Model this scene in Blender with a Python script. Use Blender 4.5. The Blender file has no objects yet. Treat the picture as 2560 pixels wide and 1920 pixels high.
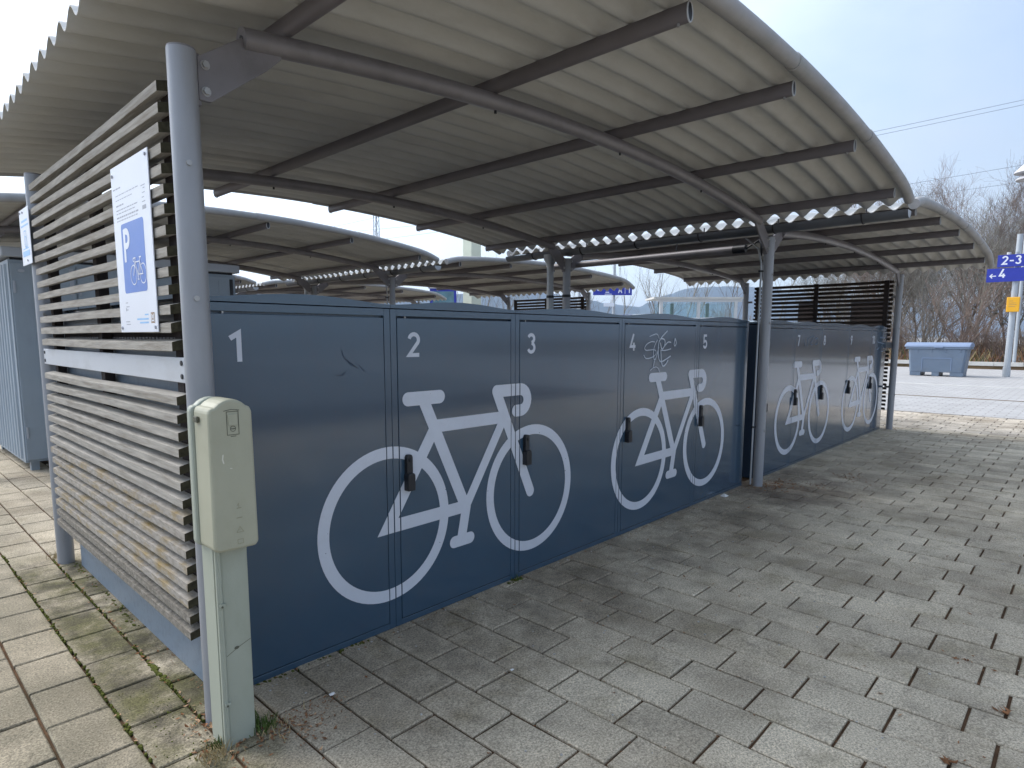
import bpy, bmesh, math, random
import numpy as np
from mathutils import Vector, Matrix
random.seed(7)
D = bpy.data
S = bpy.context.scene
COL = S.collection
PI = math.pi

# ------------------------------------------------------------------ camera
cam = D.cameras.new('camera')
camo = D.objects.new('camera', cam)
COL.objects.link(camo)
S.camera = camo
cam.sensor_width = 36.0
cam.lens = 1559.32 / 2560 * 36
cam.shift_x = (1280 - 1264.98) / 2560
cam.shift_y = (1028.76 - 960) / 2560
cam.clip_start = 0.05
cam.clip_end = 20000
_r = Vector((0.688434, -0.725297, 0.00125))
_d = Vector((0.085519, 0.082884, 0.992883))
_f = Vector((0.720239, 0.683428, -0.119087))
m = Matrix((( _r.x, _d.x, -_f.x, -1.132), (_r.y, _d.y, -_f.y, -2.329), (_r.z, _d.z, -_f.z, 1.376), (0, 0, 0, 1)))
camo.matrix_world = m

# ------------------------------------------------------------------ sky, sun, exposure
SUN_EL = math.radians(45)
SUN_AZ = math.radians(-15)           # measured from +Y towards +X
w = D.worlds.new('World')
S.world = w
w.use_nodes = True
nt = w.node_tree
nt.nodes.clear()
out = nt.nodes.new('ShaderNodeOutputWorld')
bg = nt.nodes.new('ShaderNodeBackground')
sky = nt.nodes.new('ShaderNodeTexSky')
sky.sky_type = 'NISHITA'
sky.sun_disc = False
sky.sun_elevation = SUN_EL
sky.sun_rotation = SUN_AZ
sky.air_density = 1.0
sky.dust_density = 1.5
sky.ozone_density = 1.0
tc = nt.nodes.new('ShaderNodeTexCoord')
mp = nt.nodes.new('ShaderNodeMapping')
mp.inputs['Scale'].default_value = (1, 1, 2.2)
nz = nt.nodes.new('ShaderNodeTexNoise')
nz.inputs['Scale'].default_value = 2.1
nz.inputs['Detail'].default_value = 7
nz.inputs['Roughness'].default_value = 0.55
rmp = nt.nodes.new('ShaderNodeMapRange')
rmp.inputs['From Min'].default_value = 0.3
rmp.inputs['From Max'].default_value = 0.7
rmp.inputs['To Min'].default_value = 0.25
rmp.inputs['To Max'].default_value = 0.85
mix = nt.nodes.new('ShaderNodeMix')
mix.data_type = 'RGBA'
mix.inputs['B'].default_value = (4.3, 4.85, 5.6, 1)
nt.links.new(tc.outputs['Generated'], mp.inputs['Vector'])
nt.links.new(mp.outputs['Vector'], nz.inputs['Vector'])
nt.links.new(nz.outputs['Fac'], rmp.inputs['Value'])
nt.links.new(rmp.outputs['Result'], mix.inputs['Factor'])
# thin cloud veil: forward scattering makes it brighter towards the sun
dt = nt.nodes.new('ShaderNodeVectorMath'); dt.operation = 'DOT_PRODUCT'
nt.links.new(tc.outputs['Generated'], dt.inputs[0])
dt.inputs[1].default_value = (math.sin(SUN_AZ) * math.cos(SUN_EL), math.cos(SUN_AZ) * math.cos(SUN_EL), math.sin(SUN_EL))
dr = nt.nodes.new('ShaderNodeMapRange'); dr.interpolation_type = 'SMOOTHSTEP'
dr.inputs['From Min'].default_value = -0.1; dr.inputs['From Max'].default_value = 1.0
dr.inputs['To Min'].default_value = 0.52; dr.inputs['To Max'].default_value = 1.75
nt.links.new(dt.outputs['Value'], dr.inputs['Value'])
vs_ = nt.nodes.new('ShaderNodeVectorMath'); vs_.operation = 'SCALE'
vs_.inputs[0].default_value = (4.3, 4.85, 5.6)
nt.links.new(dr.outputs['Result'], vs_.inputs['Scale'])
nt.links.new(vs_.outputs['Vector'], mix.inputs['B'])
nt.links.new(sky.outputs['Color'], mix.inputs['A'])
nt.links.new(mix.outputs['Result'], bg.inputs['Color'])
bg.inputs['Strength'].default_value = 0.10
nt.links.new(bg.outputs['Background'], out.inputs['Surface'])

sun = D.lights.new('sun', 'SUN')
suno = D.objects.new('sun', sun)
COL.objects.link(suno)
sun.energy = 1.5
sun.angle = math.radians(42)
sun.color = (1.0, 0.95, 0.88)
_sd = Vector((math.sin(SUN_AZ) * math.cos(SUN_EL), math.cos(SUN_AZ) * math.cos(SUN_EL), math.sin(SUN_EL)))
suno.rotation_euler = _sd.to_track_quat('Z', 'Y').to_euler()

S.view_settings.view_transform = 'Standard'
S.view_settings.look = 'None'
S.view_settings.gamma = 1
S.view_settings.use_curve_mapping = False
S.view_settings.exposure = 1.45
S.cycles.max_bounces = 6
S.cycles.diffuse_bounces = 4
S.cycles.glossy_bounces = 3
S.cycles.transmission_bounces = 4
S.cycles.transparent_max_bounces = 8
S.cycles.sample_clamp_indirect = 8
S.cycles.use_denoising = True

# ------------------------------------------------------------------ materials
def nodes_of(name):
    mt = D.materials.new(name)
    mt.use_nodes = True
    return mt, mt.node_tree, mt.node_tree.nodes['Principled BSDF']

def pbr(name, col, rough=0.5, metal=0.0, var=0.12, vscale=6.0, bump=0.0, bscale=80.0, spec=0.5, stretch=(1, 1, 1), coords='Position', dirt=None, dscale=3.0, damt=0.0, rvar=0.0):
    """colour with soft variation, optional dirt blotches of another colour, fine bump"""
    mt, t, b = nodes_of(name)
    N, L = t.nodes.new, t.links.new
    if coords == 'Position':
        g = N('ShaderNodeNewGeometry'); vec = g.outputs['Position']
    else:
        g = N('ShaderNodeTexCoord'); vec = g.outputs['Object']
    mpn = N('ShaderNodeMapping'); mpn.inputs['Scale'].default_value = stretch
    L(vec, mpn.inputs['Vector'])
    n1 = N('ShaderNodeTexNoise'); n1.inputs['Scale'].default_value = vscale; n1.inputs['Detail'].default_value = 6
    L(mpn.outputs['Vector'], n1.inputs['Vector'])
    r = N('ShaderNodeMapRange'); r.inputs['To Min'].default_value = 1 - var; r.inputs['To Max'].default_value = 1 + var
    r.inputs['From Min'].default_value = 0.25; r.inputs['From Max'].default_value = 0.75
    L(n1.outputs['Fac'], r.inputs['Value'])
    mx = N('ShaderNodeVectorMath'); mx.operation = 'SCALE'
    mx.inputs[0].default_value = col[:3]
    L(r.outputs['Result'], mx.inputs['Scale'])
    cout = mx.outputs['Vector']
    if dirt:
        n2 = N('ShaderNodeTexNoise'); n2.inputs['Scale'].default_value = dscale; n2.inputs['Detail'].default_value = 8; n2.inputs['Roughness'].default_value = 0.65
        L(mpn.outputs['Vector'], n2.inputs['Vector'])
        r2 = N('ShaderNodeMapRange'); r2.inputs['From Min'].default_value = 0.48; r2.inputs['From Max'].default_value = 0.72
        r2.inputs['To Max'].default_value = damt
        L(n2.outputs['Fac'], r2.inputs['Value'])
        mm = N('ShaderNodeMix'); mm.data_type = 'RGBA'
        mm.inputs['B'].default_value = (*dirt, 1)
        L(r2.outputs['Result'], mm.inputs['Factor']); L(cout, mm.inputs['A'])
        cout = mm.outputs['Result']
    L(cout, b.inputs['Base Color'])
    b.inputs['Roughness'].default_value = rough
    b.inputs['Metallic'].default_value = metal
    b.inputs['Specular IOR Level'].default_value = spec
    if rvar:
        r3 = N('ShaderNodeMapRange'); r3.inputs['To Min'].default_value = rough - rvar; r3.inputs['To Max'].default_value = rough + rvar
        L(n1.outputs['Fac'], r3.inputs['Value']); L(r3.outputs['Result'], b.inputs['Roughness'])
    if bump:
        n3 = N('ShaderNodeTexNoise'); n3.inputs['Scale'].default_value = bscale; n3.inputs['Detail'].default_value = 4
        L(mpn.outputs['Vector'], n3.inputs['Vector'])
        bp = N('ShaderNodeBump'); bp.inputs['Strength'].default_value = bump; bp.inputs['Distance'].default_value = 0.004
        L(n3.outputs['Fac'], bp.inputs['Height']); L(bp.outputs['Normal'], b.inputs['Normal'])
    return mt

M = {}
M['locker'] = pbr('locker_paint', (0.039, 0.079, 0.126), 0.16, 0, 0.06, 1.5, 0.02, 350, spec=0.6, rvar=0.03, dirt=(0.05, 0.075, 0.11), dscale=9, damt=0.35)
_b = M['locker'].node_tree.nodes['Principled BSDF']; _b.inputs['Coat Weight'].default_value = 0.6; _b.inputs['Coat Roughness'].default_value = 0.07
M['locker_body'] = pbr('locker_body', (0.03, 0.05, 0.085), 0.5, 0, 0.05)
M['locker_side'] = pbr('locker_side_panel', (0.20, 0.25, 0.31), 0.4, 0, 0.06, 2, dirt=(0.10, 0.11, 0.12), dscale=30, damt=0.4)
M['print'] = pbr('white_print', (0.60, 0.63, 0.70), 0.35, 0, 0.04, 3, dirt=(0.48, 0.5, 0.54), dscale=14, damt=0.3)
M['chalk'] = pbr('graffiti_white', (0.55, 0.60, 0.68), 0.6, 0, 0.1, 40)
M['faint'] = pbr('graffiti_faint', (0.14, 0.19, 0.26), 0.6, 0, 0.2, 40)
M['scratch'] = pbr('scratch_dark', (0.02, 0.036, 0.07), 0.6, 0, 0.2, 40)
M['black'] = pbr('black_plastic', (0.012, 0.013, 0.017), 0.45, 0, 0.1, bump=0.1)
M['steel'] = pbr('grey_painted_steel', (0.21, 0.197, 0.207), 0.42, 0.1, 0.1, 5, 0.08, 260, dirt=(0.12, 0.11, 0.115), dscale=7, damt=0.5)
M['post'] = pbr('galvanised_post', (0.31, 0.32, 0.345), 0.4, 0.15, 0.08, 5, 0.05, 260, dirt=(0.24, 0.24, 0.24), dscale=6, damt=0.45, stretch=(1, 1, 0.3))
M['purlin'] = pbr('purlin_steel', (0.175, 0.160, 0.172), 0.5, 0.1, 0.1, 5, 0.05, 260)
M['bolt'] = pbr('zinc_bolt', (0.42, 0.41, 0.40), 0.4, 0.6, 0.1, 30)
M['sheet'] = pbr('fibre_cement', (0.53, 0.53, 0.515), 0.85, 0, 0.10, 2.2, 0.25, 120, spec=0.2, dirt=(0.40, 0.395, 0.375), dscale=4.5, damt=0.55, stretch=(0.5, 1.6, 1))
M['verge'] = pbr('verge_roll', (0.36, 0.355, 0.36), 0.75, 0, 0.1, 4, 0.2, 120, spec=0.25, dirt=(0.22, 0.25, 0.22), dscale=5, damt=0.5)
M['gutter'] = pbr('zinc_gutter', (0.16, 0.17, 0.19), 0.4, 0.5, 0.15, 6, rvar=0.1)
M['zinc'] = pbr('zinc_pipe', (0.40, 0.42, 0.44), 0.4, 0.4, 0.12, 6, stretch=(1, 1, 0.2))
M['wood'] = pbr('weathered_wood', (0.375, 0.35, 0.31), 0.85, 0, 0.28, 9, 0.7, 60, spec=0.2, stretch=(9, 0.7, 9), dirt=(0.20, 0.17, 0.13), dscale=4, damt=0.75)
M['wood_old'] = pbr('lichened_wood', (0.35, 0.32, 0.28), 0.9, 0, 0.32, 12, 0.9, 70, spec=0.15, stretch=(6, 2.0, 6), dirt=(0.30, 0.20, 0.05), dscale=3.2, damt=0.8)
M['wood_wet'] = pbr('mossy_wood', (0.21, 0.19, 0.16), 0.9, 0, 0.4, 16, 1.0, 80, spec=0.15, stretch=(5, 3, 5), dirt=(0.42, 0.39, 0.34), dscale=11, damt=0.75)
M['wood_end'] = pbr('dark_end_grain', (0.062, 0.056, 0.036), 0.95, 0, 0.35, 60, 0.5, 90, spec=0.1)
M['wood_inner_shade'] = pbr('shade_darkened_wood', (0.055, 0.042, 0.036), 0.9, 0, 0.3, 9, 0.5, 60, spec=0.15, stretch=(9, 0.7, 9))  # far slats: shade on their inner faces put into the wood colour
M['batten'] = pbr('dark_batten', (0.035, 0.026, 0.024), 0.9, 0, 0.3, 9, 0.5, 60, stretch=(6, 6, 0.6))
M['alu'] = pbr('light_grey_plate', (0.50, 0.52, 0.55), 0.5, 0.0, 0.05, 3, dirt=(0.38, 0.38, 0.38), dscale=8, damt=0.5, stretch=(1, 0.4, 1))
M['white'] = pbr('white_enamel', (0.72, 0.74, 0.80), 0.35, 0, 0.03, 3)
M['blue'] = pbr('sign_blue', (0.028, 0.13, 0.50), 0.35, 0, 0.06, 5)
M['skyblue'] = pbr('print_light_blue', (0.25, 0.50, 0.80), 0.4, 0, 0.1, 20)
M['inkgrey'] = pbr('print_grey', (0.36, 0.37, 0.42), 0.5, 0, 0.15, 60)
M['inkbrown'] = pbr('print_brown', (0.30, 0.20, 0.12), 0.5, 0, 0.3, 90)
M['meter_box'] = pbr('meter_box_plastic', (0.40, 0.395, 0.295), 0.5, 0, 0.07, 3, 0.12, 300, dirt=(0.33, 0.32, 0.23), dscale=7, damt=0.45)
M['meter_base'] = pbr('meter_base_plastic', (0.37, 0.395, 0.325), 0.5, 0, 0.07, 3, 0.12, 300, dirt=(0.28, 0.30, 0.23), dscale=6, damt=0.5, stretch=(1, 1, 0.5))
M['meter_dark'] = pbr('meter_groove', (0.10, 0.10, 0.07), 0.7, 0, 0.1)
M['emboss'] = pbr('faded_emboss', (0.30, 0.29, 0.20), 0.6, 0, 0.15, 60)
M['scuff'] = pbr('scuff_pale', (0.66, 0.65, 0.55), 0.6, 0, 0.1, 60)
M['cabinet'] = pbr('cabinet_paint', (0.31, 0.37, 0.43), 0.45, 0, 0.08, 2, dirt=(0.25, 0.29, 0.33), dscale=5, damt=0.5, stretch=(1, 1, 0.4))
M['cabinet_cap'] = pbr('cabinet_cap', (0.42, 0.45, 0.50), 0.5, 0, 0.08, 2)
M['signblue'] = pbr('station_blue', (0.020, 0.035, 0.33), 0.4, 0, 0.05, 5)
M['yellow'] = pbr('yellow_box', (0.80, 0.40, 0.015), 0.45, 0, 0.05, 5)
M['pole'] = pbr('galvanised_pole', (0.40, 0.43, 0.46), 0.45, 0.3, 0.1, 4, stretch=(1, 1, 0.3))
M['bin'] = pbr('grey_bin_plastic', (0.13, 0.175, 0.24), 0.5, 0, 0.08, 3, dirt=(0.16, 0.18, 0.21), dscale=4, damt=0.4)
M['bin_lid'] = pbr('bin_lid_plastic', (0.19, 0.25, 0.37), 0.45, 0, 0.08, 3)
M['kerb'] = pbr('pale_kerb', (0.52, 0.51, 0.48), 0.9, 0, 0.15, 3, 0.3, 60)
M['concrete_pole'] = pbr('pale_green_mast', (0.56, 0.60, 0.50), 0.8, 0, 0.08, 3)
M['frame_grey'] = pbr('shelter_frame', (0.52, 0.52, 0.52), 0.5, 0.2, 0.05)
M['teal_pane'] = pbr('board_pane', (0.10, 0.20, 0.24), 0.2, 0, 0.3, 3)
M['green_frame'] = pbr('green_frame', (0.06, 0.13, 0.11), 0.5, 0, 0.1)
M['bark'] = pbr('bark', (0.20, 0.175, 0.15), 0.95, 0, 0.35, 3, spec=0.1)
M['bark_grey'] = pbr('bark_grey', (0.27, 0.255, 0.22), 0.95, 0, 0.35, 3, spec=0.1)
M['bark_red'] = pbr('bark_red', (0.21, 0.16, 0.135), 0.95, 0, 0.35, 3, spec=0.1)
M['leaf_litter'] = pbr('dry_leaf', (0.24, 0.115, 0.055), 0.85, 0, 0.55, 30, spec=0.2)
M['leaf_pale'] = pbr('pale_dry_leaf', (0.42, 0.27, 0.16), 0.8, 0, 0.4, 30, spec=0.2)
M['moss'] = pbr('moss', (0.085, 0.095, 0.022), 0.95, 0, 0.5, 60, 0.8, 200, spec=0.1)
M['grass'] = pbr('grass_tuft', (0.07, 0.11, 0.025), 0.8, 0, 0.4, 60, spec=0.2)
M['straw'] = pbr('dry_straw', (0.38, 0.30, 0.16), 0.85, 0, 0.4, 60, spec=0.2)
M['soil'] = pbr('brown_bank', (0.155, 0.105, 0.062), 0.95, 0, 0.4, 0.9, 0.8, 3, spec=0.1, dirt=(0.09, 0.10, 0.045), dscale=0.5, damt=0.6)
M['hill'] = pbr('wooded_hill', (0.05, 0.075, 0.085), 0.95, 0, 0.35, 0.004, spec=0.0)
M['wire'] = pbr('wire', (0.10, 0.11, 0.12), 0.6, 0.3, 0.05)
M['lampgrey'] = pbr('lamp_grey', (0.50, 0.50, 0.52), 0.5, 0, 0.05)
M['white_litter'] = pbr('paper_scrap', (0.75, 0.74, 0.72), 0.7, 0, 0.1, 60)
M['grit'] = pbr('grit_stone', (0.42, 0.40, 0.37), 0.8, 0, 0.4, 90)
M['asphalt'] = pbr('asphalt', (0.40, 0.395, 0.39), 0.9, 0, 0.12, 2.0, 0.4, 60, spec=0.25, dirt=(0.34, 0.33, 0.32), dscale=0.7, damt=0.6)
def road_mat():
    mt = M['asphalt']; t = mt.node_tree; b = t.nodes['Principled BSDF']
    src = b.inputs['Base Color'].links[0].from_socket
    g = t.nodes.new('ShaderNodeNewGeometry'); br = t.nodes.new('ShaderNodeTexBrick')
    mpn = t.nodes.new('ShaderNodeMapping'); mpn.inputs['Rotation'].default_value = (0, 0, PI / 2)
    br.inputs['Scale'].default_value = 1.0; br.inputs['Brick Width'].default_value = 0.3; br.inputs['Row Height'].default_value = 0.2; br.inputs['Mortar Size'].default_value = 0.012
    br.inputs['Color1'].default_value = (1, 1, 1, 1); br.inputs['Color2'].default_value = (0.93, 0.93, 0.93, 1); br.inputs['Mortar'].default_value = (0.68, 0.66, 0.64, 1)
    t.links.new(g.outputs['Position'], mpn.inputs['Vector']); t.links.new(mpn.outputs['Vector'], br.inputs['Vector'])
    mx = t.nodes.new('ShaderNodeMix'); mx.data_type = 'RGBA'; mx.blend_type = 'MULTIPLY'; mx.inputs['Factor'].default_value = 1
    t.links.new(src, mx.inputs['A']); t.links.new(br.outputs['Color'], mx.inputs['B']); t.links.new(mx.outputs['Result'], b.inputs['Base Color'])
road_mat()
M['joint'] = pbr('joint_sand', (0.095, 0.056, 0.033), 0.95, 0, 0.45, 14, 0.9, 120, spec=0.1, dirt=(0.045, 0.040, 0.025), dscale=3, damt=0.8)
M['groundm'] = pbr('ballast_ground', (0.26, 0.25, 0.235), 0.95, 0, 0.25, 0.5, 0.5, 10, spec=0.1)

def glass(name, col, alpha):
    mt, t, b = nodes_of(name)
    tr = t.nodes.new('ShaderNodeBsdfTransparent'); tr.inputs['Color'].default_value = (*col, 1)
    gl = t.nodes.new('ShaderNodeBsdfGlossy'); gl.inputs['Roughness'].default_value = 0.02
    mxs = t.nodes.new('ShaderNodeMixShader'); mxs.inputs['Fac'].default_value = alpha
    t.links.new(tr.outputs[0], mxs.inputs[1]); t.links.new(gl.outputs[0], mxs.inputs[2])
    t.links.new(mxs.outputs[0], t.nodes['Material Output'].inputs['Surface'])
    return mt
M['glass'] = glass('shelter_glass', (0.90, 0.96, 0.97), 0.06)

def paver_mat(name, col, stain_dim=True):
    mt, t, b = nodes_of(name)
    N, L = t.nodes.new, t.links.new
    g = N('ShaderNodeNewGeometry')
    at = N('ShaderNodeAttribute'); at.attribute_name = 'tone'
    # speckle of the washed concrete
    n1 = N('ShaderNodeTexNoise'); n1.inputs['Scale'].default_value = 125; n1.inputs['Detail'].default_value = 4; n1.inputs['Roughness'].default_value = 0.85
    L(g.outputs['Position'], n1.inputs['Vector'])
    r1 = N('ShaderNodeMapRange'); r1.inputs['From Min'].default_value = 0.36; r1.inputs['From Max'].default_value = 0.64
    r1.inputs['To Min'].default_value = 0.45; r1.inputs['To Max'].default_value = 1.55
    L(n1.outputs['Fac'], r1.inputs['Value'])
    n2 = N('ShaderNodeTexNoise'); n2.inputs['Scale'].default_value = 2.3; n2.inputs['Detail'].default_value = 9; n2.inputs['Roughness'].default_value = 0.62
    L(g.outputs['Position'], n2.inputs['Vector'])
    r2 = N('ShaderNodeMapRange'); r2.inputs['From Min'].default_value = 0.3; r2.inputs['From Max'].default_value = 0.7
    r2.inputs['To Min'].default_value = 0.80; r2.inputs['To Max'].default_value = 1.16
    L(n2.outputs['Fac'], r2.inputs['Value'])
    m1 = N('ShaderNodeMath'); m1.operation = 'MULTIPLY'; L(r1.outputs['Result'], m1.inputs[0]); L(r2.outputs['Result'], m1.inputs[1])
    m2 = N('ShaderNodeMath'); m2.operation = 'MULTIPLY'; L(m1.outputs[0], m2.inputs[0]); L(at.outputs['Fac'], m2.inputs[1])
    sc = N('ShaderNodeVectorMath'); sc.operation = 'SCALE'; sc.inputs[0].default_value = col
    L(m2.outputs[0], sc.inputs['Scale'])
    cout = sc.outputs['Vector']
    def blot(cin, color, scale, lo, hi, amt, mask=None):
        n = N('ShaderNodeTexNoise'); n.inputs['Scale'].default_value = scale; n.inputs['Detail'].default_value = 9; n.inputs['Roughness'].default_value = 0.7
        L(g.outputs['Position'], n.inputs['Vector'])
        r = N('ShaderNodeMapRange'); r.inputs['From Min'].default_value = lo; r.inputs['From Max'].default_value = hi; r.inputs['To Max'].default_value = amt
        L(n.outputs['Fac'], r.inputs['Value'])
        f = r.outputs['Result']
        if mask:
            k = N('ShaderNodeMath'); k.operation = 'MULTIPLY'; L(f, k.inputs[0]); L(mask, k.inputs[1]); f = k.outputs[0]
        mx = N('ShaderNodeMix'); mx.data_type = 'RGBA'; sb = N('ShaderNodeVectorMath'); sb.operation = 'SCALE'; sb.inputs[0].default_value = color
        L(m1.outputs[0], sb.inputs['Scale']); L(sb.outputs['Vector'], mx.inputs['B'])
        L(f, mx.inputs['Factor']); L(cin, mx.inputs['A'])
        return mx.outputs['Result']
    cout = blot(cout, (0.20, 0.155, 0.105), 0.9, 0.45, 0.66, 0.65)
    cout = blot(cout, (0.19, 0.155, 0.075), 3.5, 0.52, 0.72, 0.5)
    cout = blot(cout, (0.13, 0.11, 0.09), 6.5, 0.54, 0.72, 0.5)
    if stain_dim:
        sep = N('ShaderNodeSeparateXYZ'); L(g.outputs['Position'], sep.inputs[0])
        def win(axis, a, b_, c, d):
            u = N('ShaderNodeMapRange'); u.interpolation_type = 'SMOOTHSTEP'; u.inputs['From Min'].default_value = a; u.inputs['From Max'].default_value = b_
            v = N('ShaderNodeMapRange'); v.interpolation_type = 'SMOOTHSTEP'; v.inputs['From Min'].default_value = d; v.inputs['From Max'].default_value = c
            L(sep.outputs[axis], u.inputs['Value']); L(sep.outputs[axis], v.inputs['Value'])
            k = N('ShaderNodeMath'); k.operation = 'MULTIPLY'; L(u.outputs[0], k.inputs[0]); L(v.outputs[0], k.inputs[1])
            return k.outputs[0]
        def both(a, b_):
            k = N('ShaderNodeMath'); k.operation = 'MULTIPLY'; L(a, k.inputs[0]); L(b_, k.inputs[1]); return k.outputs[0]
        mossm = both(win('X', -0.62, -0.50, -0.30, -0.15), win('Y', -0.75, -0.2, 2.0, 2.6))
        westm = win('X', -30, -29, -0.75, -0.1)
        cout = blot(cout, (0.175, 0.155, 0.110), 1.6, 0.1, 0.55, 0.9, westm)  # left-hand grime, darkened further to offset the strong sun on this side
        cout = blot(cout, (0.085, 0.082, 0.022), 3.2, 0.36, 0.56, 0.85, mossm)
        cout = blot(cout, (0.05, 0.043, 0.03), 5.0, 0.45, 0.62, 0.8, mossm)
        doorstrip = both(win('X', -0.2, 0.2, 4.2, 5.2), win('Y', -1.1, -0.35, 0.05, 0.2))  # darker brown blotches, stronger towards the locker fronts
        cout = blot(cout, (0.085, 0.072, 0.055), 2.4, 0.38, 0.62, 0.65, doorstrip)
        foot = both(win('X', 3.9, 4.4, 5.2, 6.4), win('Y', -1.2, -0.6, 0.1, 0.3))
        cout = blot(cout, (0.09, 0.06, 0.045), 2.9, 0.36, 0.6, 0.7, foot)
    L(cout, b.inputs['Base Color'])
    b.inputs['Roughness'].default_value = 0.85
    b.inputs['Specular IOR Level'].default_value = 0.3
    bp = N('ShaderNodeBump'); bp.inputs['Strength'].default_value = 0.55; bp.inputs['Distance'].default_value = 0.003
    L(n1.outputs['Fac'], bp.inputs['Height']); L(bp.outputs['Normal'], b.inputs['Normal'])
    return mt
M['paver'] = paver_mat('concrete_paver', (0.535, 0.460, 0.345))
M['paver_sunlit'] = paver_mat('cream_paver', (0.50, 0.44, 0.36), False)  # sunlight beyond the roof end put into this strip's paver colour

# ------------------------------------------------------------------ mesh helpers
class MB:
    def __init__(s): s.v = []; s.f = []
    def add(s, vs, fs):
        n = len(s.v); s.v += [tuple(p) for p in vs]; s.f += [tuple(i + n for i in f) for f in fs]; return s
    def box(s, x0, x1, y0, y1, z0, z1):
        return s.add([(x0, y0, z0), (x1, y0, z0), (x1, y1, z0), (x0, y1, z0), (x0, y0, z1), (x1, y0, z1), (x1, y1, z1), (x0, y1, z1)],
                     [(0, 3, 2, 1), (4, 5, 6, 7), (0, 1, 5, 4), (1, 2, 6, 5), (2, 3, 7, 6), (3, 0, 4, 7)])
    def tube(s, path, r, n=12, cap=True, rs=None, oval=None, up=(0, 0, 1)):
        P = [Vector(p) for p in path]; k = len(P); U0 = Vector(up)
        vs = []
        for i, p in enumerate(P):
            d = (P[min(i + 1, k - 1)] - P[max(i - 1, 0)]).normalized()
            a = d.cross(U0)
            if a.length < 1e-4: a = d.cross(Vector((1, 0, 0)))
            a.normalize(); b = a.cross(d).normalized()
            rr = rs[i] if rs else r
            ra, rb = (oval if oval else (rr, rr))
            for j in range(n):
                t = 2 * PI * j / n
                vs.append(p + a * math.cos(t) * ra + b * math.sin(t) * rb)
        fs = []
        for i in range(k - 1):
            for j in range(n):
                fs.append((i * n + j, i * n + (j + 1) % n, (i + 1) * n + (j + 1) % n, (i + 1) * n + j))
        if cap:
            fs.append(tuple(range(n))[::-1]); fs.append(tuple((k - 1) * n + j for j in range(n)))
        return s.add(vs, fs)
    def prism(s, poly, axis, a, b):
        """poly: 2D points; axis: the extruded axis; a,b: extents"""
        n = len(poly)
        def P(u, v, t):
            return {'x': (t, u, v), 'y': (u, t, v), 'z': (u, v, t)}[axis]
        vs = [P(u, v, a) for u, v in poly] + [P(u, v, b) for u, v in poly]
        fs = [tuple(range(n)), tuple(range(n, 2 * n))[::-1]] + [(i, (i + 1) % n, n + (i + 1) % n, n + i) for i in range(n)]
        return s.add(vs, fs)
    def lathe(s, prof, c, n=24):
        vs = []
        for r, z in prof:
            for j in range(n):
                t = 2 * PI * j / n; vs.append((c[0] + r * math.cos(t), c[1] + r * math.sin(t), c[2] + z))
        k = len(prof)
        fs = [(i * n + j, i * n + (j + 1) % n, (i + 1) * n + (j + 1) % n, (i + 1) * n + j) for i in range(k - 1) for j in range(n)]
        fs += [tuple(range(n))[::-1], tuple((k - 1) * n + j for j in range(n))]
        return s.add(vs, fs)
    def mesh(s, name, mat, smooth=False, angle=None):
        me = D.meshes.new(name)
        me.from_pydata(s.v, [], s.f)
        bm = bmesh.new(); bm.from_mesh(me)
        bmesh.ops.recalc_face_normals(bm, faces=bm.faces)
        bm.to_mesh(me); bm.free()
        me.materials.append(mat)
        if smooth:
            me.polygons.foreach_set('use_smooth', [True] * len(me.polygons))
            me.set_sharp_from_angle(angle=angle or math.radians(40))
        me.update()
        return me
    def build(s, name, mat, parent=None, smooth=False, bevel=0, **kw):
        o = D.objects.new(name, s.mesh(name, M[mat], smooth))
        COL.objects.link(o)
        if parent: link_parent(o, parent)
        if bevel:
            md = o.modifiers.new('bevel', 'BEVEL'); md.width = bevel; md.segments = 2; md.limit_method = 'ANGLE'
        for k, v in kw.items(): o[k] = v
        return o

def link_parent(o, parent):
    o.parent = parent
    o.matrix_parent_inverse = parent_world(parent).inverted()

def parent_world(o):
    mt = Matrix.LocRotScale(o.location, o.rotation_euler, o.scale)
    if o.parent: mt = parent_world(o.parent) @ o.matrix_parent_inverse @ mt
    return mt

def thing(name, label, cat, loc=(0, 0, 0), group=None):
    o = D.objects.new(name, None); COL.objects.link(o)
    o.location = loc; o['label'] = label; o['category'] = cat
    o.empty_display_size = 0.1
    if group: o['group'] = group
    return o

def tag(o, label, cat, group=None):
    o['label'] = label; o['category'] = cat
    if group: o['group'] = group
    return o

def copy_tree(o, parent=None):
    c = o.copy(); COL.objects.link(c)
    if parent:
        inv = o.matrix_parent_inverse.copy()
        c.parent = parent; c.matrix_parent_inverse = inv
    for ch in list(o.children): copy_tree(ch, c)
    return c

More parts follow.
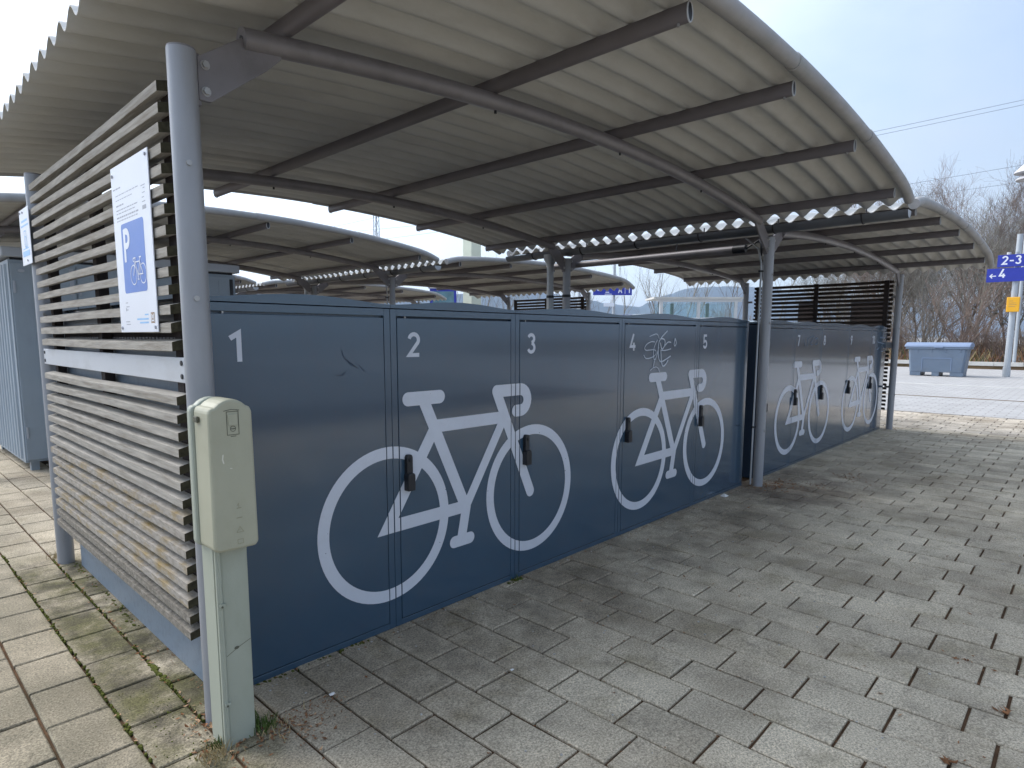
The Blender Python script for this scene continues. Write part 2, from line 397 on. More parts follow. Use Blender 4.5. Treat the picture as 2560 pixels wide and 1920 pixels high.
# flat lettering and symbols: ribbons in (u, v), placed on a plane by fn(u, v, layer)
def ribbon(pts, wd, rc=True, closed=False, n=10):
    P = [Vector(p) for p in pts]; k = len(P); L, R = [], []
    for i in range(k):
        if closed: a, b = P[(i - 1) % k], P[(i + 1) % k]
        else: a, b = P[max(i - 1, 0)], P[min(i + 1, k - 1)]
        d1 = (P[i] - a); d2 = (b - P[i])
        if d1.length < 1e-9: d1 = d2
        if d2.length < 1e-9: d2 = d1
        d1 = d1.normalized(); d2 = d2.normalized()
        t = (d1 + d2).normalized() if (d1 + d2).length > 1e-6 else d1
        nn = Vector((-t.y, t.x)); c = max(0.45, nn.dot(Vector((-d1.y, d1.x))))
        L.append(P[i] + nn * (wd / 2 / c)); R.append(P[i] - nn * (wd / 2 / c))
    poly = [tuple(p) for p in L + R]
    fs = [(i, i + 1, k + i + 1, k + i) for i in range(k - 1)]
    if closed: fs.append((k - 1, 0, k, 2 * k - 1))
    if rc and not closed:
        for e, q in ((0, 1), (k - 1, k - 2)):
            d = (P[e] - P[q]).normalized(); a0 = math.atan2(d.y, d.x)
            base = len(poly)
            arc = [(P[e].x + wd / 2 * math.cos(a0 - PI / 2 + PI * j / n), P[e].y + wd / 2 * math.sin(a0 - PI / 2 + PI * j / n)) for j in range(n + 1)]
            poly += arc; fs.append(tuple(range(base, base + n + 1)))
    return poly, fs

def arc(cx, cy, r, a0, a1, n=14, ry=None):
    ry = ry or r
    return [(cx + r * math.cos(math.radians(a0 + (a1 - a0) * i / n)), cy + ry * math.sin(math.radians(a0 + (a1 - a0) * i / n))) for i in range(n + 1)]

def flat(mb, strokes, fn):
    for i, (poly, fs) in enumerate(strokes):
        mb.add([fn(u, v, i) for u, v in poly], fs)

# glyphs in a unit box 0..0.62 wide, 0..1 high; (points, closed)
GL = {
 '1': [[(0.10, 0.76), (0.37, 0.93), (0.37, 0.0)]],
 '2': [arc(0.31, 0.70, 0.22, 170, -35, 12, 0.22) + [(0.08, 0.075), (0.56, 0.075)]],
 '3': [arc(0.30, 0.735, 0.20, 160, -85, 10, 0.19), arc(0.30, 0.29, 0.22, 85, -160, 12, 0.215)],
 '4': [[(0.40, 1.0), (0.09, 0.25), (0.60, 0.25)], [(0.43, 0.48), (0.43, 0.0)]],
 '5': [[(0.52, 0.925), (0.14, 0.925), (0.12, 0.52)] + arc(0.30, 0.31, 0.22, 140, -160, 14, 0.235)],
 '6': [[(0.42, 1.0), (0.13, 0.45)], arc(0.31, 0.29, 0.21, 0, 345, 18, 0.215)],
 '7': [[(0.06, 0.925), (0.52, 0.925), (0.24, 0.0)]],
 '8': [arc(0.31, 0.735, 0.18, 0, 350, 16, 0.185), arc(0.31, 0.29, 0.215, 0, 350, 16, 0.215)],
 '9': [arc(0.31, 0.71, 0.21, 0, 345, 18, 0.215), [(0.50, 0.60), (0.22, 0.0)]],
 '0': [arc(0.31, 0.5, 0.21, 0, 352, 24, 0.42)],
 'P': [[(0.12, 0.0), (0.12, 0.995)], [(0.10, 0.92), (0.32, 0.92)] + arc(0.32, 0.70, 0.22, 85, -90, 10) + [(0.12, 0.48)]],
 'A': [[(0.03, 0.0), (0.31, 0.96), (0.59, 0.0)], [(0.13, 0.30), (0.49, 0.30)]],
 '-': [[(0.06, 0.42), (0.44, 0.42)]],
 '<': [[(0.08, 0.45), (0.80, 0.45)], [(0.36, 0.75), (0.08, 0.45), (0.36, 0.15)]],
}
def glyph(ch, u0, v0, h, wd=0.15, wscale=1.0):
    res = []
    for st in GL[ch]:
        res.append(ribbon([(u0 + p[0] * h * wscale, v0 + p[1] * h) for p in st], wd * h, rc=False))
    return res

# the bicycle pictogram, in metres, as on the locker doors
def bike(k=1.0, ox=0.0, oz=0.0, thick=1.0, flip=False):
    f = lambda p: ((-(p[0] - 1.03) if flip else p[0] - 1.03) * k + ox, (p[1] - 0.6) * k + oz)
    st = []
    wd = 0.064 * thick
    def rb(pts, w_, rc=True, closed=False): st.append(ribbon([f(p) for p in pts], w_ * k, rc, closed))
    rb(arc(0.532, 0.509, 0.338, 0, 355, 71), 0.056 * thick, closed=True)
    rb(arc(1.535, 0.509, 0.340, 0, 355, 71), 0.056 * thick, closed=True)
    rb([(0.655, 1.085), (0.848, 1.085)], 0.066 * thick)
    rb([(0.747, 1.075), (1.012, 0.505)], wd)
    rb([(0.815, 0.935), (0.527, 0.497), (1.0, 0.502)], wd)
    rb([(0.815, 0.942), (1.30, 0.942)], wd, rc=False)
    rb([(1.285, 0.91), (1.018, 0.50)], 0.055 * thick)
    rb([(1.522, 0.492), (1.245, 1.086)], 0.066 * thick)
    rb([(1.245, 1.086), (1.435, 1.086)] + arc(1.435, 1.027, 0.059, 85, -88, 12) + [(1.40, 0.968)], 0.066 * thick)
    rb([(1.02, 0.50), (0.985, 0.34)], 0.062 * thick)
    rb([(0.935, 0.328), (1.045, 0.328)], 0.062 * thick)
    return st

# ------------------------------------------------------------------ ground
def sheet(name, x0, x1, y0, y1, z, mat):
    o = MB().add([(x0, y0, z), (x1, y0, z), (x1, y1, z), (x0, y1, z)], [(0, 1, 2, 3)]).build(name, mat)
    o['kind'] = 'structure'; return o
sheet('ground', -3000, 5200, -4000, 5200, -0.06, 'groundm')
road = sheet('road', 12.46, 33.6, -40, 60, -0.012, 'asphalt')
# faint seams of the road surface are real strips a few millimetres proud
for xs, wdt, mt in ((16.34, 0.10, 'soil'), (20.9, 0.16, 'kerb')):
    MB().box(xs, xs + wdt, -40, 60, -0.012, -0.006).build('road_seam', mt, road)
pv = D.objects.new('pavement', None); COL.objects.link(pv); pv['kind'] = 'structure'
MB().add([(-9, -9, -0.013), (12.46, -9, -0.009), (12.46, 14, -0.013), (-9, 14, -0.013)], [(0, 1, 2, 3)]).build('joint_bed', 'joint', pv)
MB().box(12.40, 12.50, -20, 14, -0.05, 0.006).build('edging', 'asphalt', pv)

PX, PY, X0, Y0 = 0.2025, 0.3055, -0.156, -0.5565
def paver_geom(rng, big=False):
    hx, hy = PX / 2 - 0.0052, PY / 2 - 0.0052
    c = 0.0045
    dz = [rng.uniform(-0.0015, 0.0015) for _ in range(4)]
    j = lambda: rng.uniform(-0.0012, 0.0012)
    b = [(-hx, -hy), (hx, -hy), (hx, hy), (-hx, hy)]
    vs = [(x, y, -0.03) for x, y in b] + [(x + j(), y + j(), -c + dz[i]) for i, (x, y) in enumerate(b)] + \
         [(x * (1 - c / hx) + j(), y * (1 - c / hy) + j(), dz[i]) for i, (x, y) in enumerate(b)]
    fs = [(8, 9, 10, 11)]
    for i in range(4):
        k = (i + 1) % 4
        fs += [(i, k, 4 + k, 4 + i), (4 + i, 4 + k, 8 + k, 8 + i)]
    return vs, fs
rng = random.Random(3)
cells = []
kx0, kx1 = int((-6 - X0) / PX), int((12.40 - X0) / PX)
for kx in range(kx0, kx1):
    xc = X0 + (kx + 0.5) * PX
    off = 0.0 if kx % 2 == 0 else -0.1035
    for ky in range(-24, 40):
        yc = Y0 + off + (ky + 0.5) * PY
        if yc < -6.5 or yc > 11.2: continue
        if -0.24 < xc < 9.45 and 0.18 < yc < 1.85: continue          # under the lockers
        if 0.15 < xc < 2.15 and 5.75 < yc < 7.2: continue
        cells.append((xc, yc))
def in_view(x, y):
    p = Vector((x, y, 0)) - Vector((-1.132, -2.329, 1.376))
    d = p.dot(_f)
    if d < 0.3: return None
    u = 1264.98 + 1559.32 * p.dot(_r) / d; v = 1028.76 - 1559.32 * p.dot(_d) / d
    return d if (-150 < u < 2710 and v < 2120) else None
dist = []
for c in cells:
    d = in_view(*c)
    hid = c[1] > 0.0 and c[0] > -0.25          # behind the lockers
    dist.append((d if (d and not hid) else 1e3 + abs(c[0]) , c))
dist.sort()
near, rest = [c for _, c in dist[:295]], [c for _, c in dist[295:]]
variants = []
for i in range(28):
    vs, fs = paver_geom(rng)
    me = MB().add(vs, fs).mesh('paver', M['paver'])
    a = me.attributes.new('tone', 'FLOAT', 'FACE')
    tv = rng.uniform(0.80, 1.14)
    a.data.foreach_set('value', [tv] * len(me.polygons))
    variants.append(me)
for i, (x, y) in enumerate(near):
    o = D.objects.new('paver', variants[rng.randrange(28)]); COL.objects.link(o)
    o.parent = pv; o.location = (x, y, rng.uniform(-0.0025, 0.0015))
    o.rotation_euler = (rng.uniform(-0.006, 0.006), rng.uniform(-0.008, 0.008), rng.uniform(-0.006, 0.006))
for nm, mt, sel in (('pavers', 'paver', [c for c in rest if c[0] < 10.05]), ('sunlit_pavers', 'paver_sunlit', [c for c in rest if c[0] >= 10.05])):
    mb = MB(); tones = []
    for x, y in sel:
        vs, fs = paver_geom(rng); z = rng.uniform(-0.003, 0.002); tx = rng.uniform(-0.008, 0.008)
        mb.add([(x + a, y + b, c + z + a * tx) for a, b, c in vs], fs); tones += [rng.uniform(0.80, 1.14)] * len(fs)
    me = D.meshes.new(nm); me.from_pydata(mb.v, [], mb.f); me.materials.append(M[mt])
    a = me.attributes.new('tone', 'FLOAT', 'FACE'); a.data.foreach_set('value', tones)
    o = D.objects.new(nm, me); COL.objects.link(o); o.parent = pv; o['kind'] = 'stuff'

# ------------------------------------------------------------------ bicycle lockers
SE1 = [-0.262, 0.564, 1.396, 2.448, 3.531, 4.520]
SE2 = [4.866, 5.695, 6.550, 7.625, 8.672, 9.545]
G4 = [[(2.797, 1.379), (2.872, 1.397), (2.905, 1.396), (2.931, 1.364)], [(3.042, 1.418), (2.945, 1.364), (2.92, 1.325), (2.919, 1.248), (2.938, 1.202), (2.977, 1.193), (3.099, 1.233)], [(2.902, 1.353), (2.861, 1.307), (2.849, 1.249), (2.87, 1.203), (2.898, 1.234), (2.924, 1.298)], [(2.87, 1.34), (2.822, 1.344), (2.76, 1.327), (2.728, 1.3), (2.742, 1.281), (2.799, 1.283), (2.873, 1.286), (2.896, 1.267), (2.876, 1.24), (2.797, 1.223), (2.745, 1.224), (2.723, 1.249)], [(2.95, 1.364), (3.0, 1.361), (3.019, 1.336), (2.993, 1.294), (2.966, 1.283), (2.947, 1.331)], [(3.098, 1.336), (3.058, 1.341), (3.02, 1.319), (2.982, 1.291)], [(2.961, 1.278), (3.022, 1.277), (3.101, 1.288)], [(2.955, 1.28), (2.966, 1.196), (2.981, 1.167), (3.001, 1.161), (3.034, 1.177), (3.061, 1.202)], [(3.16, 1.364), (3.183, 1.332), (3.164, 1.306), (3.143, 1.315), (3.158, 1.36)], [(2.867, 1.202), (2.854, 1.163)], [(2.812, 1.137), (2.849, 1.155), (2.891, 1.162), (2.925, 1.15), (2.945, 1.123)]]
G10 = [[(9.153, 1.368), (9.437, 1.363)], [(9.038, 1.376), (9.019, 1.331), (9.041, 1.306), (9.19, 1.293)], [(9.189, 1.297), (9.307, 1.288), (9.427, 1.281)], [(9.142, 1.235), (9.132, 1.21), (9.023, 1.199)], [(9.39, 1.232), (9.424, 1.172), (9.274, 1.171)], [(9.342, 1.281), (9.3, 1.254)]]
G7 = [[(5.98, 1.354), (6.016, 1.284)], [(6.098, 1.371), (6.096, 1.283)], [(6.151, 1.366), (6.342, 1.402), (6.164, 1.294), (6.253, 1.294)], [(6.351, 1.353), (6.439, 1.377), (6.434, 1.304), (6.362, 1.293)]]
G1 = [[(0.312, 1.316), (0.32, 1.283), (0.344, 1.27), (0.386, 1.24)], [(0.281, 1.215), (0.309, 1.21), (0.323, 1.225)], [(0.334, 1.278), (0.353, 1.253), (0.376, 1.248)], [(0.396, 1.252), (0.42, 1.226)]]

def smooth_line(pts, it=2):
    for _ in range(it):
        q = [pts[0]]
        for a, b in zip(pts[:-1], pts[1:]):
            q += [(0.75 * a[0] + 0.25 * b[0], 0.75 * a[1] + 0.25 * b[1]), (0.25 * a[0] + 0.75 * b[0], 0.25 * a[1] + 0.75 * b[1])]
        pts = q + [pts[-1]]
    return pts

bike_x = [0.0, 2.18, 5.085, 7.335]
bmesh_all = []
for bx in bike_x:
    mb = MB()
    flat(mb, bike(1, 1.03 + bx, 0.6), lambda u, v, i: (u, -0.0016 - i * 0.00012, v))
    bmesh_all.append((mb, bx + 0.1, bx + 1.95))

def print_piece(x0, x1, parent, dy=0.0):
    for mb, a, b in bmesh_all:
        if b < x0 or a > x1: continue
        me = D.meshes.new('bicycle_print'); me.from_pydata(mb.v, [], mb.f)
        bm = bmesh.new(); bm.from_mesh(me)
        for px, nx in ((x0, 1), (x1, -1)):
            g = bm.verts[:] + bm.edges[:] + bm.faces[:]
            bmesh.ops.bisect_plane(bm, geom=g, plane_co=(px, 0, 0), plane_no=(-nx, 0, 0), clear_outer=True)
        if not bm.faces: bm.free(); continue
        for v in bm.verts: v.co.y += dy
        bm.to_mesh(me); bm.free()
        me.materials.append(M['print'])
        o = D.objects.new('bicycle_print', me); COL.objects.link(o); link_parent(o, parent)

LAB = {1: 'dark blue bicycle locker numbered 1 behind the beige meter pillar', 2: 'dark blue bicycle locker numbered 2 with a black handle on the rear wheel print',
       3: 'dark blue bicycle locker numbered 3 showing most of the front wheel print', 4: 'dark blue bicycle locker numbered 4 with white scribbled graffiti above the saddle',
       5: 'dark blue bicycle locker numbered 5 ending at the gap by the middle post', 6: 'bicycle locker numbered 6 half hidden behind the middle shelter post',
       7: 'glossy bicycle locker numbered 7 with faint scratched marks beside its number', 8: 'glossy bicycle locker numbered 8 between lockers 7 and 9',
       9: 'glossy bicycle locker numbered 9 with a bicycle saddle print in its middle', 10: 'bicycle locker numbered 10 with scrawled tag at the far end of the row'}

def locker(n, x0, x1):
    t = thing('bike_locker', LAB[n], 'bicycle locker', (x0, 0, 0), 'numbered bicycle lockers in the row')
    a, b = x0 + 0.0012, x1 - 0.0012
    side = 'locker_side' if n == 1 else 'locker_body'
    MB().box(a, b, 0.022, 2.03, 0.004, 1.492).build('body', side, t)
    MB().box(a + 0.06, b - 0.06, 0.05, 2.0, -0.01, 0.004).build('base', 'locker_body', t)
    f = MB()
    f.box(a, x0 + 0.034, 0, 0.0215, 0.0, 1.4995).box(x1 - 0.034, b, 0, 0.0215, 0.0, 1.4995)
    f.box(x0 + 0.034, x1 - 0.034, 0, 0.0215, 1.468, 1.4995).box(x0 + 0.034, x1 - 0.034, 0, 0.0215, 0.0, 0.0275)
    fr = f.build('frame', 'locker', t, bevel=0.0015)
    # curved roof cap with flat shoulders
    pts = []
    for i in range(25):
        s = i / 24
        pts.append((a + (b - a) * s, 1.519 + 0.024 * (math.sin(PI * min(1, max(0, (s - 0.03) / 0.94))) ** 1.35)))
    MB().prism([(a, 1.503)] + pts + [(b, 1.503)], 'y', -0.004, 2.04).build('roof_cap', 'locker', t, smooth=True)
    dx0, dx1 = x0 + 0.0375, x1 - 0.0375
    d = MB().box(dx0, dx1, -0.0012, 0.0190, 0.0315, 1.4595).build('door', 'locker', t, bevel=0.0022)
    lug = MB()
    lug.box(dx0 + 0.045, dx0 + 0.052, 0.002, 0.012, 1.4595, 1.4672)
    lug.build('hinge_pin', 'bolt', d)
    # number
    num = MB(); cx = dx0 + (0.056 if n < 10 else 0.05)
    st = []
    for i, ch in enumerate(str(n)):
        st += glyph(ch, cx + i * 0.068, 1.282, 0.114, 0.165, 1.08)
    flat(num, st, lambda u, v, i: (u, -0.0019 - i * 0.00012, v))
    num.build('number', 'print', d)
    print_piece(dx0 + 0.001, dx1 - 0.001, d, -0.0014)
    print_piece(a + 0.002, x0 + 0.0325, fr, -0.0005); print_piece(x1 - 0.0325, b - 0.002, fr, -0.0005)
    # swing handle: lock escutcheon with a wider cover below
    hx = x0 + 0.081
    h = MB()
    h.prism([(hx - 0.017, 0.735), (hx + 0.017, 0.735), (hx + 0.017, 0.815), (hx + 0.010, 0.826), (hx - 0.010, 0.826), (hx - 0.017, 0.815)], 'y', -0.024, -0.0012)
    h.prism([(hx - 0.021, 0.655), (hx + 0.021, 0.655), (hx + 0.021, 0.728), (hx + 0.015, 0.738), (hx - 0.015, 0.738), (hx - 0.021, 0.728)], 'y', -0.037, -0.0012)
    h.tube([(hx, -0.024, 0.80), (hx, -0.030, 0.80)], 0.009, 10)
    h.build('handle', 'black', d, bevel=0.003)
    # little rivets and paint chips
    for gr, mt, wd in ((G4, 'chalk', 0.0085), ):
        if n == 4:
            sg = []
            for i, s in enumerate(gr):
                ln = smooth_line(s)
                for q in range(0, len(ln) - 1, 5): sg.append(ribbon(ln[q:q + 6], wd * (0.7 + 0.6 * ((i * 37) % 10) / 10)))
            g = MB(); flat(g, sg, lambda u, v, i: (u, -0.0036 - i * 0.00005, v))
            g.build('graffiti', mt, d)
    for k, gr, mt, wd in ((10, G10, 'faint', 0.011), (7, G7, 'faint', 0.009), (1, G1, 'scratch', 0.0026)):
        if n == k:
            g = MB(); flat(g, [ribbon(smooth_line(s), wd) for s in gr], lambda u, v, i: (u, -0.0036 - i * 0.00012, v))
            g.build('graffiti' if k != 1 else 'scratch_mark', mt, d)
    rg = random.Random(n)
    ch = MB()
    for _ in range(26):
        u, v, r = rg.uniform(dx0 + .03, dx1 - .03), rg.uniform(0.08, 1.25), rg.uniform(0.0012, 0.0035)
        q = [(u + r * math.cos(k * 1.05) * rg.uniform(.6, 1.2), v + r * math.sin(k * 1.05) * rg.uniform(.6, 1.2)) for k in range(6)]
        ch.add([(p[0], -0.0034, p[1]) for p in q], [tuple(range(6))])
    o = ch.build('paint_chips', 'scratch', d); o['kind'] = 'stuff'
    return t
for i in range(5): locker(i + 1, SE1[i], SE1[i + 1])
for i in range(5): locker(i + 6, SE2[i], SE2[i + 1])

# ------------------------------------------------------------------ bike shelter (two arched bays)
YF, YB = -0.11, 2.17
XP = [-0.31, 4.615, 9.60]
def arch1(x): return 2.525 - 0.030 * (x - 2.05) ** 2
def arch2(x): return 2.42 - 0.0205 * (x - 7.05) ** 2
def sheet_z(fa, x):
    z = fa(x) + 0.140
    if fa is arch1 and x > 4.28: z -= 0.36 * (x - 4.28) ** 2
    if fa is arch2 and x < 5.1: z -= 0.36 * (5.1 - x) ** 2
    if fa is arch2 and x > 9.2: z -= 0.5 * (x - 9.2) ** 2
    return z
BAYS = [(arch1, -0.11, 4.36, -0.50, 4.62, [0.06, 1.13, 2.21, 3.28, 4.34]), (arch2, 4.88, 9.33, 4.78, 9.64, [5.08, 6.15, 7.22, 8.29, 9.32])]
YA, YE = -1.15, 3.22
PITCH = 0.1619

def make_shelter():
    t = thing('bike_shelter', 'nearest arched shelter with corrugated roof standing over the numbered lockers', 'shelter', (4.615, 1.0, 0), 'arched corrugated shelters')
    for xi, xp in enumerate(XP):
        top = 2.287 if xi != 1 else 2.255
        for yp in (YF, YB):
            p = MB().tube([(xp, yp, -0.02), (xp, yp, top)], 0.0445, 24).build('post', 'post', t, smooth=True)
            MB().tube([(xp, yp, top), (xp, yp, top + 0.006)], 0.043, 24).build('post_cap', 'steel', p, smooth=True)
            b = MB()
            for z in (1.93, 1.50, 0.52):
                b.tube([(xp - 0.012, yp - 0.043, z), (xp - 0.012, yp - 0.050, z)], 0.009, 8)
            b.build('bolt', 'bolt', p)
    pl = [(0.045, 2.279), (0.045, 2.146), (0.085, 2.147), (0.28, 2.30), (0.338, 2.355), (0.338, 2.392), (0.205, 2.392)]
    for xp, dirs, dz in ((XP[0], (1,), 0), (XP[1], (1, -1), -0.025), (XP[2], (-1,), -0.025)):
        for s in dirs:
            for yp in (YF, YB):
                k = MB().prism([(xp + s * u, v + dz) for u, v in pl], 'y', yp - 0.011, yp + 0.005)
                k.box(min(xp + s * 0.043, xp + s * 0.055), max(xp + s * 0.043, xp + s * 0.055), yp - 0.004, yp + 0.03, 2.13 + dz, 2.292 + dz)
                br = k.build('bracket', 'steel', t, bevel=0.002)
                for z in (2.258, 2.175):
                    bo = MB(); c = xp + s * 0.068
                    bo.tube([(c, yp - 0.011, z + dz), (c, yp - 0.015, z + dz)], 0.0155, 14)
                    bo.tube([(c, yp - 0.015, z + dz), (c, yp - 0.025, z + dz)], 0.0115, 6)
                    bo.build('bolt', 'bolt', br)
    for fa, bx0, bx1, rx0, rx1, pur in BAYS:
        for yp in (YF, YB):
            path = [(bx0 + (bx1 - bx0) * i / 40, yp, fa(bx0 + (bx1 - bx0) * i / 40)) for i in range(41)]
            be = MB().tube(path, 0.038, 18).build('beam', 'steel', t, smooth=True)
            for e, s in ((0, -1), (40, 1)):
                p0 = Vector(path[e]); q = Vector(path[e - s]); d = (p0 - q).normalized()
                MB().tube([p0, p0 + d * 0.002], 0.012, 10).build('end_hole', 'black', be)
            sc = MB()
            for xq in pur[1:-1]:
                sc.tube([(xq, yp, fa(xq) - 0.036), (xq, yp, fa(xq) - 0.052)], 0.007, 6)
            sc.build('screw', 'black', be)
        for xq in pur:
            zc = fa(xq) + 0.075
            sl = (fa(xq + 0.01) - fa(xq - 0.01)) / 0.02
            upv = Vector((-sl, 0, 1)).normalized()
            pu = MB().tube([(xq, YA + 0.03, zc), (xq, YE - 0.03, zc)], 0.03, 16, oval=(0.021, 0.037), up=upv).build('purlin', 'purlin', t, smooth=True)
            # pale plastic cap ring at both ends
            for ye, s in ((YA + 0.03, -1), (YE - 0.03, 1)):
                ring = []
                a = Vector((upv.z, 0, -upv.x))
                for j in range(21):
                    th = 2 * PI * j / 20
                    ring.append(Vector((xq, ye, zc)) + a * math.cos(th) * 0.020 + upv * math.sin(th) * 0.036)
                MB().tube(ring, 0.0032, 6, cap=False, up=(0, 1, 0)).build('cap_ring', 'alu', pu)
                MB().add([r + Vector((0, s * 0.0005, 0)) for r in ring[:-1]], [tuple(range(20))]).build('end_hole', 'black', pu)
            sc = MB()
            for ye in (YA + 0.07, YE - 0.07):
                sc.tube([(xq - 0.01, ye, zc - 0.035), (xq - 0.012, ye, zc - 0.046)], 0.006, 6)
            sc.build('screw', 'bolt', pu)
        # corrugated fibre-cement sheets, each overlapping the next by a wave
        nw = [7, 7, 7, 6]
        y = YA
        for si, k in enumerate(nw):
            y0, y1 = y, min(YE, y + k * PITCH + (0.075 if si < 3 else 0))
            lift = 0.007 * (si % 2)
            nx, ny = 44, int(round((y1 - y0) / PITCH * 10))
            vs = []
            for layer in (0, 1):
                for i in range(nx + 1):
                    xx = rx0 + (rx1 - rx0) * i / nx
                    for j in range(ny + 1):
                        yy = y0 + (y1 - y0) * j / ny
                        zz = sheet_z(fa, xx) + lift + 0.0275 * math.sin(2 * PI * (yy - YA) / PITCH) + layer * 0.006
                        vs.append((xx, yy, zz))
            n1 = (nx + 1) * (ny + 1); fs = []
            idx = lambda i, j, l: l * n1 + i * (ny + 1) + j
            for i in range(nx):
                for j in range(ny):
                    fs.append((idx(i, j, 0), idx(i, j + 1, 0), idx(i + 1, j + 1, 0), idx(i + 1, j, 0)))
                    fs.append((idx(i, j, 1), idx(i + 1, j, 1), idx(i + 1, j + 1, 1), idx(i, j + 1, 1)))
            for i in range(nx):
                for j in (0, ny): fs.append((idx(i, j, 0), idx(i + 1, j, 0), idx(i + 1, j, 1), idx(i, j, 1)))
            for j in range(ny):
                for i in (0, nx): fs.append((idx(i, j, 0), idx(i, j + 1, 0), idx(i, j + 1, 1), idx(i, j, 1)))
            MB().add(vs, fs).build('roof_sheet', 'sheet', t, smooth=True)
            y += k * PITCH
        # rolled verge along the front edge, four overlapping lengths
        for yv in (YA - 0.012, YE + 0.012):
            for q in range(4):
                xa = rx0 + (rx1 - rx0) * q / 4; xb = rx0 + (rx1 - rx0) * (q + 1) / 4 + (0.03 if q < 3 else 0)
                path = [(xa + (xb - xa) * i / 12, yv, sheet_z(fa, xa + (xb - xa) * i / 12) + 0.004) for i in range(13)]
                MB().tube(path, 0.04, 16, rs=[0.036 + 0.005 * (1 - i / 12) for i in range(13)]).build('verge', 'verge', t, smooth=True)
    # valley gutter on hooks
    gx, gz = 4.62, 2.352
    ang = [math.radians(180 + 180 * i / 14) for i in range(15)]
    gv = []
    for yy in (-1.17, 3.08):
        for r in (0.062, 0.058):
            gv += [(gx + r * math.cos(a), yy, gz + r * math.sin(a)) for a in ang]
    fs = []
    for i in range(14):
        fs += [(i, i + 1, 30 + i + 1, 30 + i), (15 + i, 45 + i, 45 + i + 1, 15 + i + 1), (i, 15 + i, 15 + i + 1, i + 1), (30 + i, 30 + i + 1, 45 + i + 1, 45 + i)]
    fs += [(0, 30, 45, 15), (14, 29, 59, 44)]
    gt = MB().add(gv, fs).build('gutter', 'gutter', t, smooth=True)
    for yy in (-1.168, 3.078):
        MB().prism([(gx + 0.060 * math.cos(a), gz + 0.060 * math.sin(a)) for a in ang], 'y', yy, yy + 0.004).build('gutter_end', 'zinc', gt)
    for yy in (-0.85, -0.15, 0.55, 1.25, 1.95, 2.65):
        MB().tube([(gx + 0.066 * math.cos(a), yy, gz + 0.066 * math.sin(a)) for a in ang] + [(gx + 0.066, yy, gz + 0.07)], 0.006, 6, up=(0, 1, 0)).build('hook', 'black', gt)
    # funnel and downpipe behind the back post
    dp = MB().tube([(4.60, 2.40, 2.26), (4.60, 2.40, 0.0)], 0.040, 16).build('downpipe', 'zinc', t, smooth=True)
    MB().lathe([(0.042, 0), (0.042, 0.05), (0.075, 0.10), (0.080, 0.16)], (4.60, 2.40, 2.16), 16).build('funnel', 'zinc', dp, smooth=True)
    MB().tube([(4.60, 2.40, 1.84), (4.615, 2.17, 1.84)], 0.008, 6).tube([(4.60, 2.40, 1.825), (4.60, 2.40, 1.855)], 0.045, 16).tube([(4.615, 2.17, 1.825), (4.615, 2.17, 1.855)], 0.05, 16).build('clamp', 'black', dp)
    # thin conduit beside the front middle post
    cd = MB().tube([(4.535, -0.075, 0.02), (4.545, -0.075, 2.02), (4.55, -0.04, 2.16), (4.60, 0.10, 2.27)], 0.009, 8).build('conduit', 'zinc', t, smooth=True)
    MB().box(4.520, 4.560, -0.09, -0.06, 0.55, 0.565).box(4.520, 4.560, -0.09, -0.06, 1.95, 1.965).build('clip', 'black', cd)
    return t
sh1 = make_shelter()
sh2 = copy_tree(sh1); sh2.location.y += 5.6
sh2['label'] = 'second arched corrugated shelter in line behind, standing over the tall grey cabinet'
sh3 = copy_tree(sh1); sh3.location.y += 11.2
sh3['label'] = 'third and farthest arched corrugated shelter, mostly hidden behind the second one'

# lamp tube hung under the second bay
lt = thing('hanging_lamp', 'grey tubular lamp hung under the roof valley beside the gutter', 'lamp', (4.80, 1.3, 2.2))
MB().tube([(4.80, 0.30, 2.205), (4.80, 2.6, 2.205)], 0.035, 16).build('tube', 'steel', lt, smooth=True)
MB().tube([(4.80, 0.18, 2.205), (4.80, 0.30, 2.205)], 0.039, 16).build('socket', 'black', lt, smooth=True)
MB().tube([(4.80, 0.18, 2.205), (4.78, 0.08, 2.25), (4.72, 0.02, 2.26), (4.64, -0.03, 2.20), (4.56, -0.06, 2.10)], 0.010, 8).build('cable', 'black', lt, smooth=True)
for yy in (0.9, 2.2):
    MB().tube([(4.80, yy, 2.17), (4.80, yy, 2.30), (4.86, yy, 2.44)], 0.006, 6, up=(0, 1, 0)).build('hanger', 'black', lt)

# ------------------------------------------------------------------ slatted wooden screens
ZU = [2.203, 2.138, 2.074, 2.011, 1.9455, 1.879, 1.814, 1.750, 1.678, 1.611, 1.5465, 1.484, 1.421, 1.355]
ZL = [1.166 - 0.0612 * i for i in range(15)]
def slat_geom(rg, y0, y1, h, s):
    # weather-struck slat: outer face at x=-0.36, top falls outward; s mirrors for the far end
    ny = 10; vs = []; fs = []
    ph = rg.uniform(0, 6)
    for j in range(ny + 1):
        yy = y0 + (y1 - y0) * j / ny
        wv = 0.0018 * math.sin(ph + 3.1 * yy) + rg.uniform(-0.0006, 0.0006)
        wx = 0.0015 * math.sin(ph * 2 + 2.3 * yy)
        for (u, v) in ((-0.0225, 0.0), (0.0195, 0.010), (0.0225, 0.008), (0.0225, -h + 0.009), (0.0195, -h + 0.008), (-0.0215, -h), (-0.0225, -h + 0.002)):
            vs.append((s * (u + wx), yy, v + wv))
    m_ = 7
    for j in range(ny):
        for i in range(m_):
            fs.append((j * m_ + i, j * m_ + (i + 1) % m_, (j + 1) * m_ + (i + 1) % m_, (j + 1) * m_ + i))
    fs += [tuple(range(m_)), tuple(ny * m_ + i for i in range(m_))[::-1]]
    return vs, fs

